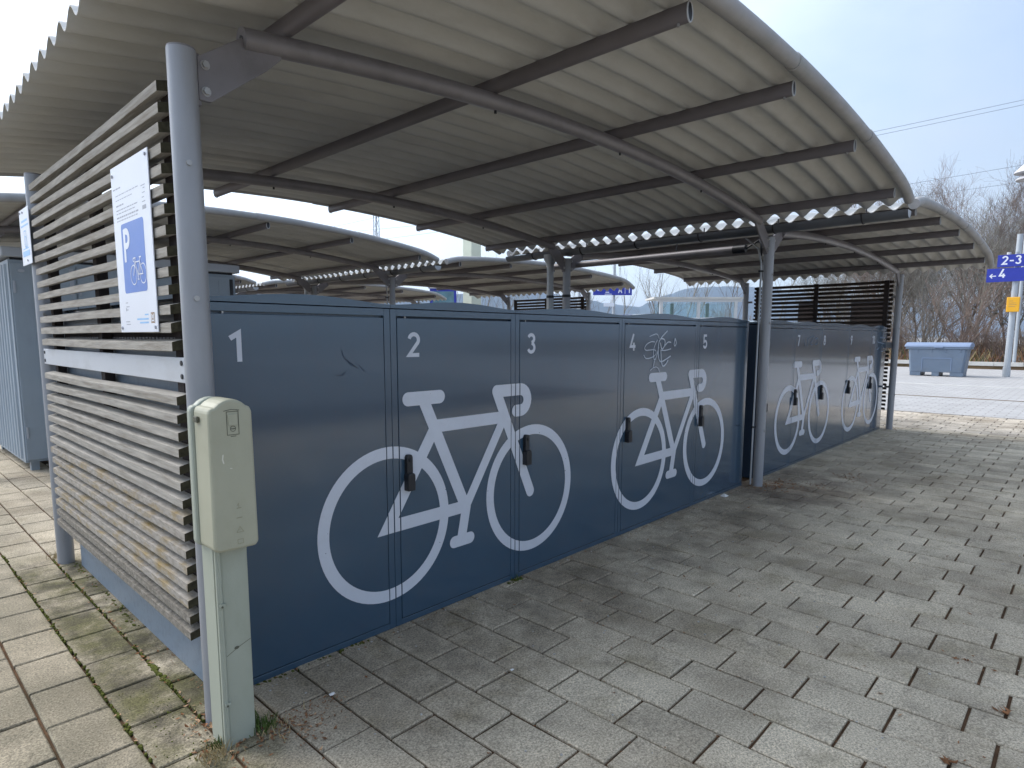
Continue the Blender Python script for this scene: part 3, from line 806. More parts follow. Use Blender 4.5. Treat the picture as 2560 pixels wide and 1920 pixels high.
def make_screen(xo, s, label, ybase=0.0, detail=True):
    t = thing('slat_screen', label, 'slatted screen', (xo, 1.0 + ybase, 0.3), 'weathered wooden slat screens')
    rg = random.Random(int(xo * 10) + int(ybase * 7))
    for i, z in enumerate(ZU + ZL):
        up = i < len(ZU)
        h = 0.0325 if up else 0.0300
        y0, y1 = -0.022 + rg.uniform(-0.004, 0.004), 2.04 + rg.uniform(-0.005, 0.005)
        vs, fs = slat_geom(rg, y0 + ybase, y1 + ybase, h, s)
        zj = z + rg.uniform(-0.0015, 0.0015)
        mt = 'wood_inner_shade' if s < 0 else 'wood' if up or i < len(ZU) + 7 else ('wood_old' if i < len(ZU) + 13 else 'wood_wet')
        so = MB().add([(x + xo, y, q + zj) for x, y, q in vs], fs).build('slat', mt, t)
        so.data.materials.append(M['wood_end'])
        for pg in so.data.polygons[-2:]: pg.material_index = 1
    bx0, bx1 = sorted((xo + s * 0.024, xo + s * 0.066))
    for yb in (0.055, 1.04, 1.965):
        MB().box(bx0, bx1, ybase + yb - 0.028, ybase + yb + 0.032, 0.27, 2.215).build('batten', 'batten', t)
    px0, px1 = sorted((xo - s * 0.004, xo + s * 0.018))
    pb = MB().box(px0, px1, ybase - 0.066, ybase + 2.12, 1.216, 1.303).build('cover_plate', 'alu', t, bevel=0.002)
    for yy in (-0.045, 2.09):
        for zz in (1.238, 1.284):
            xx = px0 if s > 0 else px1
            MB().tube([(xx - s * 0.004, ybase + yy, zz), (xx + s * 0.002, ybase + yy, zz)], 0.009, 8, up=(0, 1, 0)).build('rivet', 'black', pb)
    # notched rail behind the slats
    rl = MB().box(*sorted((xo + s * 0.070, xo + s * 0.082)), ybase + 0.0, ybase + 1.95, 1.325, 1.392).build('rail', 'batten', t)
    nt_ = MB()
    for k in range(46):
        yy = ybase + 0.03 + k * 0.041
        nt_.box(*sorted((xo + s * 0.066, xo + s * 0.0702)), yy, yy + 0.026, 1.332, 1.372)
    nt_.build('notches', 'purlin', rl)
    # steel lugs fixing the screen to its posts
    for yy in (-0.065, 2.085):
        for zz in (0.62, 1.95):
            MB().box(*sorted((xo + s * 0.030, xo + s * 0.048)), ybase + yy - 0.02, ybase + yy + 0.06, zz, zz + 0.03).build('lug', 'steel', t)
    return t
make_screen(-0.338, 1, 'weathered wooden slat screen carrying the blue parking notice at the near end')
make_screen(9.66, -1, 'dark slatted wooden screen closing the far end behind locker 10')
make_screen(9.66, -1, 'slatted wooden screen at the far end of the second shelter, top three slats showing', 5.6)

# ------------------------------------------------------------------ notices on the near screen
def plane_x(x):
    return lambda y, z, i: (x - 0.0006 - i * 0.00015, y, z)
nb = thing('parking_notice', 'tall white notice with blue square, white P and bicycle, on the slats', 'sign', (-0.368, 0.31, 1.7), 'white notices on the slat screen')
MB().box(-0.3685, -0.3645, 0.083, 0.510, 1.391, 2.016).build('panel', 'white', nb, bevel=0.0012)
def rrect(y0, y1, z0, z1, r, n=5):
    pts = []
    for cx, cy, a in ((y1 - r, z1 - r, 0), (y0 + r, z1 - r, 90), (y0 + r, z0 + r, 180), (y1 - r, z0 + r, 270)):
        pts += [(cx + r * math.cos(math.radians(a + 90 * i / n)), cy + r * math.sin(math.radians(a + 90 * i / n))) for i in range(n + 1)]
    return pts
bp_ = rrect(0.166, 0.424, 1.539, 1.797, 0.014)
bf = MB().prism(bp_, 'x', -0.3690, -0.3686).build('blue_field', 'blue', nb)
# drawn as seen from outside: left in the picture is +y
lt_ = MB(); flat(lt_, [( [(0.405 - (p[0]), p[1]) for p in pl_], fs_) for pl_, fs_ in glyph('P', 0.0, 1.655, 0.122, 0.19, 1.0)], plane_x(-0.3688)); lt_.build('letter', 'white', bf)
bk = MB(); flat(bk, bike(0.104, 0.252, 1.612, 0.62), plane_x(-0.3689)); bk.build('bicycle_symbol', 'white', bf)
tx = MB()
def bars(mb, rows):
    for y0, y1, z, h in rows:
        mb.add([(-0.3688, y0, z), (-0.3688, y1, z), (-0.3688, y1, z + h), (-0.3688, y0, z + h)], [(0, 1, 2, 3)])
rows = []
rg = random.Random(5)
for z, y0, y1, h in ((1.930, 0.40, 0.49, .005), (1.905, 0.20, 0.465, .003), (1.888, 0.27, 0.465, .003), (1.866, 0.37, 0.465, .0055), (1.850, 0.21, 0.465, .004), (1.838, 0.24, 0.465, .0035), (1.822, 0.21, 0.465, .0055), (1.811, 0.22, 0.465, .0035)):
    y = y1
    while y > y0:
        l = rg.uniform(0.012, 0.035); rows.append((max(y0, y - l), y, z, h)); y -= l + 0.006
for y0, y1, z, h in ((0.40, 0.43, 1.502, .003), (0.385, 0.425, 1.487, .003), (0.40, 0.425, 1.475, .003), (0.42, 0.43, 1.472, .012), (0.39, 0.44, 1.43, .003), (0.385, 0.435, 1.42, .003),
                     (0.13, 0.165, 1.845, .003), (0.14, 0.165, 1.86, .003), (0.13, 0.16, 1.875, .003), (0.13, 0.15, 1.89, .003), (0.125, 0.17, 1.90, .003), (0.125, 0.165, 1.82, .014)):
    rows.append((y0, y1, z, h))
bars(tx, rows); tx.build('small_print', 'inkgrey', nb)
tb = MB(); bars(tb, [(0.175, 0.215, 1.452, .005), (0.175, 0.305, 1.436, .006), (0.175, 0.275, 1.423, .006)]); tb.build('blue_print', 'skyblue', nb)
tq = MB(); bars(tq, [(0.110, 0.150, 1.423, .038)]); tq.build('crest_print', 'inkbrown', nb)
tq2 = MB()
for a, b, z, h in ((0.116, 0.122, 1.428, .028), (0.138, 0.144, 1.428, .028), (0.126, 0.134, 1.44, .012), (0.122, 0.138, 1.43, .004)):
    tq2.add([(-0.3692, a, z), (-0.3692, b, z), (-0.3692, b, z + h), (-0.3692, a, z + h)], [(0, 1, 2, 3)])
tq2.build('crest_detail', 'white', nb)
for yy, zz in ((0.105, 1.998), (0.490, 1.985), (0.105, 1.408), (0.487, 1.408)):
    MB().tube([(-0.3725, yy, zz), (-0.368, yy, zz)], 0.006, 10, up=(0, 1, 0)).build('screw', 'inkgrey', nb)

nb2 = thing('small_notice', 'narrow white notice with pale blue print fixed to the far left post', 'sign', (-0.368, 2.17, 1.94), 'white notices on the slat screen')
MB().box(-0.372, -0.368, 2.045, 2.30, 1.783, 2.094).build('panel', 'white', nb2, bevel=0.001)
pb2 = MB()
for a, b, z, h in ((2.09, 2.25, 2.02, .012), (2.07, 2.27, 1.995, .010), (2.08, 2.27, 1.83, .03), (2.10, 2.25, 1.87, .006)):
    pb2.add([(-0.3726, a, z), (-0.3726, b, z), (-0.3726, b, z + h), (-0.3726, a, z + h)], [(0, 1, 2, 3)])
flat(pb2, [ribbon([(2.20, 1.97), (2.17, 1.88), (2.13, 1.88), (2.15, 1.97), (2.20, 1.97)], 0.006, rc=False), ribbon(arc(2.17, 1.91, 0.03, 0, 350, 20), 0.005, rc=False)], plane_x(-0.3724))
pb2.build('blue_print', 'skyblue', nb2)
for yy, zz in ((2.27, 2.078), (2.20, 2.075), (2.15, 1.805)):
    MB().tube([(-0.376, yy, zz), (-0.371, yy, zz)], 0.006, 8, up=(0, 1, 0)).build('screw', 'inkgrey', nb2)
MB().box(-0.368, -0.35, 2.14, 2.20, 1.80, 1.83).build('clamp', 'steel', nb2)

# ------------------------------------------------------------------ meter pillar
mp_ = thing('meter_pillar', 'beige electrical meter pillar with rounded box top beside the near post', 'meter pillar', (-0.32, -0.26, 0))
MB().box(-0.352, -0.262, -0.306, -0.205, -0.03, 0.72).build('column', 'meter_base', mp_, bevel=0.004)
sd = MB()
sd.box(-0.369, -0.3565, -0.311, -0.300, -0.03, 0.72).box(-0.369, -0.3525, -0.292, -0.202, -0.03, 0.715).box(-0.3595, -0.352, -0.313, -0.306, -0.03, 0.72)
sd.build('cable_channel', 'meter_base', mp_, bevel=0.002)
MB().box(-0.357, -0.3535, -0.3105, -0.30, 0.0, 0.72).build('channel_gap', 'meter_dark', mp_)
for z in (0.50, 0.155):
    MB().prism([(-0.364, z + 0.008), (-0.345, z + 0.004), (-0.345, z - 0.008), (-0.364, z - 0.004)], 'y', -0.318, -0.308).build('clip', 'meter_base', mp_)
    MB().tube([(-0.357, -0.3195, z - 0.003), (-0.357, -0.3175, z - 0.003)], 0.0035, 8).build('screw', 'meter_dark', mp_)
cr = MB()
flat(cr, [ribbon([(-0.347, 0.318), (-0.31, 0.337), (-0.265, 0.354)], 0.0018, rc=False)], lambda u, v, i: (u, -0.3066, v))
cr.add([(-0.313 + 0.0085 * math.cos(k * .5), -0.3070, 0.338 + 0.0055 * math.sin(k * .5)) for k in range(12)], [tuple(range(12))])
cr.build('crack', 'meter_dark', mp_)
# box: front profile with domed top, extruded in depth with rounded edges
bx = []
x0, x1, zb, zt = -0.384, -0.239, 0.690, 1.148
bx += [(x0 + 0.012, zb), (x1 - 0.010, zb - 0.002), (x1, zb + 0.012), (x1 - 0.004, zt - 0.012)]
bx += [(x1 - 0.010, zt + 0.004)]
for i in range(9):
    s_ = i / 8; bx.append((x1 - 0.022 - (x1 - x0 - 0.044) * s_, zt + 0.008 + 0.024 * math.sin(PI * s_) ** 0.8))
bx += [(x0 + 0.006, zt + 0.004), (x0 + 0.002, zt - 0.012), (x0, zb + 0.012)]
MB().prism(bx, 'y', -0.352, -0.232).build('box', 'meter_box', mp_, smooth=False, bevel=0.012)
MB().prism([(u * 0.985 - 0.0145 - 0.0, v) for u, v in bx], 'y', -0.232, -0.196).build('box_back', 'meter_base', mp_, bevel=0.008)
MB().box(-0.392, -0.383, -0.285, -0.255, 1.105, 1.125).build('side_latch', 'meter_dark', mp_, bevel=0.003)
la = MB()
for q in ([(-0.335, 1.143), (-0.311, 1.147), (-0.285, 1.143)], [(-0.326, 1.140), (-0.326, 1.066), (-0.289, 1.066), (-0.289, 1.140), (-0.326, 1.140)], [(-0.316, 1.061), (-0.298, 1.061)]):
    la_ = ribbon(q, 0.0022, rc=False); flat(la, [la_], lambda u, v, i: (u, -0.3527, v))
flat(la, [ribbon(arc(-0.3075, 1.085, 0.0085, 0, 350, 16), 0.0018, rc=False), ribbon([(-0.316, 1.085), (-0.299, 1.085)], 0.003, rc=False)], lambda u, v, i: (u, -0.3531 - i * .0002, v))
la.build('latch', 'meter_dark', mp_)
MB().box(-0.322, -0.293, -0.3555, -0.352, 1.095, 1.132).build('latch_cover', 'meter_box', mp_, bevel=0.0015)
em = MB()
flat(em, [ribbon([(-0.312, 0.746), (-0.290, 0.746), (-0.301, 0.764), (-0.312, 0.746)], 0.0022, rc=False), ribbon([(-0.310, 0.708), (-0.292, 0.708), (-0.292, 0.722), (-0.310, 0.722), (-0.310, 0.708)], 0.002, rc=False),
          ribbon([(-0.303, 0.752), (-0.301, 0.757)], 0.0018, rc=False),
          ribbon([(-0.311, 0.794), (-0.292, 0.794)], 0.003, rc=False), ribbon([(-0.309, 0.826), (-0.294, 0.826)], 0.003, rc=False), ribbon([(-0.302, 0.826), (-0.302, 0.842), (-0.307, 0.834)], 0.0022, rc=False)],
     lambda u, v, i: (u, -0.3526 - i * 0.0001, v))
em.build('emblem', 'emboss', mp_)
sf = MB()
flat(sf, [ribbon([(-0.343, 1.004), (-0.345, 0.990), (-0.342, 0.978)], 0.004), ribbon([(-0.322, 0.959), (-0.317, 0.958)], 0.003)], lambda u, v, i: (u, -0.3526 - i * 0.0002, v))
sf.build('scuff', 'scuff', mp_)

# ------------------------------------------------------------------ tall grey cabinet behind (under the second shelter)
tcab = thing('storage_cabinet', 'tall blue-grey metal cabinet with hinged doors standing behind the slat screen', 'cabinet', (1.15, 6.5, 0))
CX0, CX1, CY0, CY1 = 0.035, 2.262, 5.53, 7.45
MB().box(CX0, CX1, CY0, CY1, 0.09, 2.125).build('body', 'cabinet', tcab)
MB().box(CX0 - 0.05, CX1 + 0.045, CY0 - 0.05, CY1 + 0.05, 2.15, 2.245).build('cap', 'cabinet_cap', tcab, bevel=0.01)
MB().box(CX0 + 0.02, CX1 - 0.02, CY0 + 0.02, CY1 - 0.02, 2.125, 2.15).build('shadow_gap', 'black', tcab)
for xa in (CX0 + 0.05, 0.75, 1.5, CX1 - 0.12):
    for ya in (CY0 + 0.05, CY1 - 0.12):
        MB().box(xa, xa + 0.07, ya, ya + 0.07, -0.02, 0.09).build('foot', 'cabinet', tcab)
ND = 4
for k in range(ND):
    a = CX0 + 0.012 + (CX1 - CX0 - 0.02) * k / ND; b = CX0 + (CX1 - CX0 - 0.02) * (k + 1) / ND
    dr = MB().box(a, b, CY0 - 0.022, CY0 - 0.002, 0.115, 2.095).build('door', 'cabinet', tcab, bevel=0.004)
    rb_ = MB()
    for q in (0.33, 0.67):
        rb_.box(a + (b - a) * q - 0.012, a + (b - a) * q + 0.012, CY0 - 0.028, CY0 - 0.021, 0.16, 2.05)
    rb_.build('rib', 'cabinet', dr, bevel=0.003)
    for z in (0.40, 1.86):
        MB().box(a + 0.012, a + 0.03, CY0 - 0.036, CY0 - 0.021, z - 0.06, z + 0.06).build('hinge', 'cabinet_cap', dr, bevel=0.003)
    MB().box(b - 0.055, b - 0.02, CY0 - 0.034, CY0 - 0.021, 1.80, 2.07).build('handle', 'black' if k == ND - 1 else 'cabinet_cap', dr)
    MB().tube([(a + 0.085, CY0 - 0.034, 2.02), (a + 0.085, CY0 - 0.021, 2.02)], 0.022, 12, oval=(0.028, 0.016)).build('lock', 'cabinet_cap', dr)
rs = MB()
for k in range(12):
    yy = CY0 + 0.10 + k * 0.155
    rs.prism([(yy, CX0), (yy + 0.02, CX0 - 0.018), (yy + 0.075, CX0 - 0.018), (yy + 0.095, CX0)], 'z', 0.12, 2.09) if False else rs.add(
        [(CX0, yy, 0.12), (CX0 - 0.018, yy + 0.02, 0.12), (CX0 - 0.018, yy + 0.075, 0.12), (CX0, yy + 0.095, 0.12), (CX0, yy, 2.09), (CX0 - 0.018, yy + 0.02, 2.09), (CX0 - 0.018, yy + 0.075, 2.09), (CX0, yy + 0.095, 2.09)],
        [(0, 1, 5, 4), (1, 2, 6, 5), (2, 3, 7, 6), (0, 3, 2, 1), (4, 5, 6, 7)])
rs.build('side_ribs', 'cabinet', tcab)

# ------------------------------------------------------------------ far objects on the right
# grit bin
gb = thing('grit_bin', 'blue-grey plastic grit bin with lid standing on the far road', 'bin', (26.05, 1.9, 0))
def taper(z): return 0.80 + 0.085 * (z / 1.0), 0.42 + 0.06 * (z / 1.0)
bb = MB()
def ring(z, off=0):
    hy, hx = taper(z); c = 0.06
    return [(26.1 + sx * (hx - cx), 1.9 + sy * (hy - cy), z) for sx, sy, cx, cy in ((-1, -1, 0, c), (-1, -1, c, 0), (1, -1, c, 0), (1, -1, 0, c), (1, 1, 0, c), (1, 1, c, 0), (-1, 1, c, 0), (-1, 1, 0, c))]
zs = (0.13, 0.95); rr = ring(zs[0]) + ring(zs[1])
bb.add(rr, [tuple(range(8))[::-1], tuple(range(8, 16))] + [(i, (i + 1) % 8, 8 + (i + 1) % 8, 8 + i) for i in range(8)])
bb.build('body', 'bin', gb, bevel=0.015)
ft = MB()
for a, b in ((1.10, 1.48), (1.80, 2.02), (2.36, 2.69)):
    ft.box(25.68, 26.52, a, b, 0.0, 0.13)
ft.build('foot', 'bin', gb)
MB().box(25.60, 26.62, 0.96, 2.86, 0.95, 1.03).build('rim', 'bin', gb, bevel=0.02)
lid = MB().prism([(25.585, 1.03), (26.635, 1.03), (26.60, 1.13), (26.3, 1.19), (25.95, 1.19), (25.62, 1.10)], 'y', 0.94, 2.90).build('lid', 'bin_lid', gb, bevel=0.02)
MB().box(25.56, 25.60, 1.72, 1.98, 1.0, 1.05).build('handle', 'bin_lid', lid, bevel=0.01)
gr = MB()
xf = lambda z: 26.1 - taper(z)[1] - 0.012
for a, b, c, d in ((1.45, 1.47, 0.2, 0.62), (2.32, 2.34, 0.2, 0.62)):
    gr.add([(xf(c), a, c), (xf(c), b, c), (xf(d), b, d), (xf(d), a, d), (xf(c) + .03, a, c), (xf(c) + .03, b, c), (xf(d) + .03, b, d), (xf(d) + .03, a, d)], [(0, 1, 2, 3), (0, 4, 7, 3), (1, 2, 6, 5), (3, 2, 6, 7), (0, 1, 5, 4)])
gr.add([(xf(.62), 1.45, .62), (xf(.62), 2.34, .62), (xf(.64), 2.34, .645), (xf(.64), 1.45, .645), (xf(.62) + .03, 1.45, .62), (xf(.62) + .03, 2.34, .62), (xf(.64) + .03, 2.34, .645), (xf(.64) + .03, 1.45, .645)], [(0, 1, 2, 3), (0, 1, 5, 4), (3, 2, 6, 7)])
gr.build('moulding', 'bin_lid', gb)
for yy in (1.2, 1.62, 2.04, 2.46):
    MB().prism([(25.60, 0.95), (25.66, 0.95), (25.66, 0.82), (25.63, 0.82)], 'y', yy, yy + 0.03).build('web', 'bin', gb)

# platform direction sign
sp = thing('platform_signpost', 'grey pole with blue platform direction signs and yellow notice box', 'signpost', (27.0, 0.0, 0))
MB().tube([(27.0, 0.02, -0.02), (27.0, 0.0, 4.9)], 0.095, 16, rs=[0.10, 0.085]).build('pole', 'pole', sp, smooth=True)
MB().tube([(27.0, 0.02, 0.0), (27.0, 0.02, 0.32)], 0.115, 16).build('collar', 'pole', sp, smooth=True)
def plate(y0, y1, z0, z1, name, skew=0.0):
    return MB().box(26.84, 26.89, y1, y0, z0, z1).build(name, 'signblue', sp, bevel=0.004)
pa = plate(0.815, -1.35, 3.30, 3.765, 'sign_plate')
pbp = plate(0.545, -1.35, 3.80, 4.215, 'sign_plate')
def on_sign(mb, st, y_left):
    flat(mb, [([(y_left - p[0], p[1]) for p in po], fs_) for po, fs_ in st], lambda u, v, i: (26.838 - i * 0.0006, u, v))
g1 = MB(); on_sign(g1, glyph('<', 0, 3.40, 0.235, 0.14), 0.735); g1.build('arrow', 'white', pa)
g2 = MB(); on_sign(g2, glyph('4', 0, 3.435, 0.30, 0.17, 1.0), 0.475); g2.build('numeral', 'white', pa)
g3 = MB(); on_sign(g3, glyph('2', 0, 3.88, 0.30, 0.16, 0.95) + glyph('-', 0.20, 3.88, 0.30, 0.15, 0.95) + glyph('3', 0.36, 3.88, 0.30, 0.16, 0.95), 0.425); g3.build('numeral', 'white', pbp)
MB().box(26.88, 26.93, 0.05, 0.02, 3.35, 4.3).box(26.88, 26.93, -0.05, -0.08, 3.35, 4.3).build('clamp', 'pole', sp)
MB().tube([(26.9, 0.25, 4.22), (26.9, 0.25, 4.30)], 0.06, 10).build('loudspeaker', 'lampgrey', sp)
yb_ = MB().box(26.80, 26.905, -0.175, 0.185, 2.25, 2.76).build('notice_box', 'yellow', sp, bevel=0.02)
yt = MB()
for z, a, b in ((2.62, 0.0, 0.12), (2.55, -0.08, 0.12), (2.49, -0.10, 0.12), (2.43, -0.06, 0.12)):
    yt.add([(26.798, a, z), (26.798, b, z), (26.798, b, z + 0.012), (26.798, a, z + 0.012)], [(0, 1, 2, 3)])
yt.build('small_print', 'inkbrown', yb_)

for (a, b, lb) in ((1.36, 1.64, 'narrow dark display case seen through the far slat screen'), (0.24, 0.79, 'wide dark display case seen through the far slat screen near its post')):
    dc = thing('display_case', lb, 'display case', (10.65, (a + b) / 2, 0), 'dark display cases behind the far screen')
    MB().box(10.60, 10.72, a, b, 1.0, 1.98).build('case', 'black', dc, bevel=0.008)
    MB().box(10.59, 10.60, a + 0.03, b - 0.03, 1.04, 1.94).build('back_panel', 'batten', dc)
    for yy in (a + 0.03, b - 0.08): MB().box(10.63, 10.68, yy, yy + 0.05, -0.02, 1.0).build('leg', 'steel', dc)

# platform kerb with separate stones
kb = D.objects.new('kerb', None); COL.objects.link(kb); kb['kind'] = 'structure'
kme = MB().box(0, 0.35, 0.006, 0.994, 0.14, 0.30).mesh('kerb_stone', M['kerb'])
for k in range(70):
    o = D.objects.new('kerb_stone', kme); COL.objects.link(o); o.parent = kb
    o.location = (33.2 + random.uniform(-.01, .01), -24 + k, random.uniform(-.006, .006))
MB().box(33.26, 33.5, -24, 46, -0.03, 0.138).build('kerb_base', 'soil', kb)

# street lamp, only the edge of its head in the frame
sl = thing('street_lamp', 'street lamp with two stacked discs at the right edge of the view', 'street lamp', (33.7, 0.36, 0))
MB().tube([(33.7, 0.36, -0.02), (33.7, 0.36, 8.3)], 0.07, 12).build('pole', 'pole', sl, smooth=True)
MB().lathe([(0.05, 0.75), (0.22, 0.70), (0.60, 0.30), (0.62, 0.24), (0.05, 0.20)], (33.7, 0.36, 8.0), 28).build('lamp_head', 'lampgrey', sl, smooth=True)
MB().lathe([(0.05, 0.14), (0.42, 0.08), (0.54, 0.0), (0.54, -0.05), (0.05, -0.09)], (33.7, 0.36, 8.0), 28).build('louvre', 'lampgrey', sl, smooth=True)

# waiting shelter of glass on the platform
ws = thing('waiting_shelter', 'glass waiting shelter with flat pale roof on the platform behind', 'waiting shelter', (21.7, 8.95, 0))
A_, B_ = Vector((20.62, 10.15)), Vector((22.75, 7.95))
dv = (B_ - A_).normalized(); nv = Vector((dv.y, -dv.x)) * -1
def wpt(s, d, z): p = A_ + dv * s + nv * d; return (p.x, p.y, z)
LEN = (B_ - A_).length
def obox(mb, s0, s1, d0, d1, z0, z1):
    mb.add([wpt(s0, d0, z0), wpt(s1, d0, z0), wpt(s1, d1, z0), wpt(s0, d1, z0), wpt(s0, d0, z1), wpt(s1, d0, z1), wpt(s1, d1, z1), wpt(s0, d1, z1)],
           [(0, 3, 2, 1), (4, 5, 6, 7), (0, 1, 5, 4), (1, 2, 6, 5), (2, 3, 7, 6), (3, 0, 4, 7)]); return mb
obox(MB(), -0.25, LEN + 0.2, -0.12, 1.35, 2.83, 2.90).build('roof', 'kerb', ws)
obox(MB(), -0.1, LEN + 0.1, -0.05, 0.05, 2.72, 2.83).build('lintel', 'frame_grey', ws)
for s_ in (0.06, LEN * 0.49, LEN - 0.12):
    obox(MB(), s_ - 0.055, s_ + 0.055, -0.05, 0.05, 0, 2.72).build('post', 'frame_grey', ws)
for s_ in (LEN * 0.26, LEN * 0.73):
    obox(MB(), s_ - 0.06, s_ + 0.06, 1.15, 1.22, 0, 2.72).build('frame_bar', 'green_frame', ws)
for a, b in ((0.12, LEN * 0.49 - 0.055), (LEN * 0.49 + 0.055, LEN - 0.175)):
    obox(MB(), a, b, -0.006, 0.006, 0.15, 2.71).build('pane', 'glass', ws)
obox(MB(), 0.1, LEN - 0.1, 1.24, 1.25, 0.15, 2.7).build('pane', 'glass', ws)
obox(MB(), 0.1, LEN - 0.1, 0.9, 1.2, 0.42, 0.48).build('seat', 'frame_grey', ws)

# platform name sign on two poles
ps = thing('platform_sign', 'blue platform sign with letter A above the lockers near bare trees', 'sign', (28.0, 17.1, 0))
A2, B2 = Vector((27.20, 18.02)), Vector((28.62, 16.48))
d2 = (B2 - A2).normalized(); n2 = Vector((d2.y, -d2.x)); L2 = (B2 - A2).length
if n2.dot(Vector((-1.132, -2.329)) - A2) < 0: n2 = -n2
def spt(s, d, z): p = A2 + d2 * s + n2 * d; return (p.x, p.y, z)
def sbox(s0, s1, d0, d1, z0, z1):
    return MB().add([spt(s0, d0, z0), spt(s1, d0, z0), spt(s1, d1, z0), spt(s0, d1, z0), spt(s0, d0, z1), spt(s1, d0, z1), spt(s1, d1, z1), spt(s0, d1, z1)],
           [(0, 3, 2, 1), (4, 5, 6, 7), (0, 1, 5, 4), (1, 2, 6, 5), (2, 3, 7, 6), (3, 0, 4, 7)])
spl = sbox(0, L2, 0, 0.12, 3.63, 4.18).build('sign_plate', 'signblue', ps)
tl = MB()
flat(tl, glyph('A', 1.36, 3.74, 0.36, 0.15, 0.85) + glyph('1', 1.86, 3.74, 0.36, 0.15, 0.7), lambda u, v, i: spt(u, 0.123 + i * 0.001, v))
flat(tl, [ribbon([(1.72, 3.70), (1.72, 4.12)], 0.025, rc=False), ribbon([(0.62, 3.68), (1.0, 3.68)], 0.035, rc=False), ribbon([(0.66, 3.78), (0.86, 3.78)], 0.05, rc=False), ribbon([(0.28, 3.86), (0.28, 4.02)], 0.12, rc=False)], lambda u, v, i: spt(u, 0.123 + i * 0.001, v))
tl.build('lettering', 'white', spl)
for s_ in (1.15,):
    MB().tube([spt(s_, -0.08, -0.02), spt(s_, -0.08, 5.6)], 0.075, 12).build('pole', 'pole', ps, smooth=True)
MB().tube([spt(-0.75, -0.08, -0.02), spt(-0.75, -0.08, 5.2)], 0.07, 12).build('pole', 'pole', ps, smooth=True)
sbox(0.60, 1.15, 0.0, 0.1, 3.02, 3.2).build('white_panel', 'white', ps)  # plain white panel below the sign plate

# timetable board
ib = thing('timetable_board', 'blue framed timetable board standing behind the second shelter', 'notice board', (16.2, 17.8, 0))
A2, B2 = Vector((15.87, 18.15)), Vector((16.60, 17.38))
d2 = (B2 - A2).normalized(); n2 = Vector((d2.y, -d2.x)); L2 = (B2 - A2).length
if n2.dot(Vector((-1.132, -2.329)) - A2) < 0: n2 = -n2
sbox(-0.02, L2 + 0.02, 0, 0.12, 1.3, 3.36).build('frame', 'signblue', ib)
sbox(0.10, L2 - 0.08, 0.115, 0.125, 1.4, 3.24).build('pane', 'teal_pane', ib)
sbox(-0.08, L2 + 0.10, -0.1, 0.2, 3.36, 3.46).build('hood', 'frame_grey', ib)
sbox(0.02, 0.09, 0.03, 0.10, -0.02, 1.3).build('leg', 'pole', ib); sbox(L2 - 0.09, L2 - 0.02, 0.03, 0.10, -0.02, 1.3).build('leg', 'pole', ib)

# pale concrete mast and lattice catenary mast
tag(MB().prism([(-0.17 + 10.16, -0.17 + 9.6), (0.17 + 10.16, -0.17 + 9.6), (0.17 + 10.16, 0.17 + 9.6), (-0.17 + 10.16, 0.17 + 9.6)], 'z', -0.02, 9.0).build('light_mast', 'concrete_pole', bevel=0.02), 'pale green square mast rising behind the second shelter roof', 'mast')
cm = thing('catenary_mast', 'slim steel lattice mast carrying overhead wires beyond the shelters', 'mast', (26.04, 36.4, 0))
lg = MB()
for sx in (-1, 1):
    for sy in (-1, 1):
        lg.tube([(26.04 + sx * 0.2, 36.4 + sy * 0.2, -0.02), (26.04 + sx * 0.11, 36.4 + sy * 0.11, 14)], 0.03, 6)
lg.build('leg', 'pole', cm)
bz = MB()
for k in range(20):
    z0, z1 = k * 0.7, (k + 1) * 0.7
    r0, r1 = 0.2 - 0.09 * z0 / 14, 0.2 - 0.09 * z1 / 14; s_ = 1 if k % 2 else -1
    for q in (-1, 1):
        bz.tube([(26.04 - s_ * r0, 36.4 + q * r0, z0), (26.04 + s_ * r1, 36.4 + q * r1, z1)], 0.016, 5)
        bz.tube([(26.04 + q * r0, 36.4 - s_ * r0, z0), (26.04 + q * r1, 36.4 + s_ * r1, z1)], 0.016, 5)
bz.build('bracing', 'pole', cm)
# overhead wires
WIRES = [((43.56, 11.28, 13.88), (52.26, 2.57, 16.49), 'upper overhead wire of the close pair crossing the right sky'), ((44.84, 11.42, 13.98), (53.56, 2.67, 16.55), 'lower overhead wire of the close pair crossing the right sky'),
         ((64.47, 11.33, 14.72), (71.79, 3.93, 16.48), 'single overhead wire below the pair in the right sky'), ((73.69, 11.97, 15.31), (80.92, 4.59, 16.71), 'lowest overhead wire just above the right tree tops'),
         ((26.22, 43.5, 9.98), (28.76, 40.96, 10.75), 'overhead wire left of the lattice mast'), ((27.64, 41.97, 9.73), (30.79, 38.72, 10.14), 'overhead wire right of the lattice mast'),
         ((32.38, 44.32, 9.9), (35.34, 41.3, 10.46), 'lowest overhead wire near the lattice mast')]
for a, b, lb in WIRES:
    A3, B3 = Vector(a), Vector(b); d3 = B3 - A3
    pth = [A3 + d3 * s_ + Vector((0, 0, 0.05 * (s_ - .5) ** 2)) for s_ in np.linspace(-1.6, 2.6, 15)]
    r_ = 0.011 if A3.x < 60 else 0.013
    tag(MB().tube(pth, r_, 5).build('overhead_wire', 'wire'), lb, 'wire', 'overhead wires of the railway')

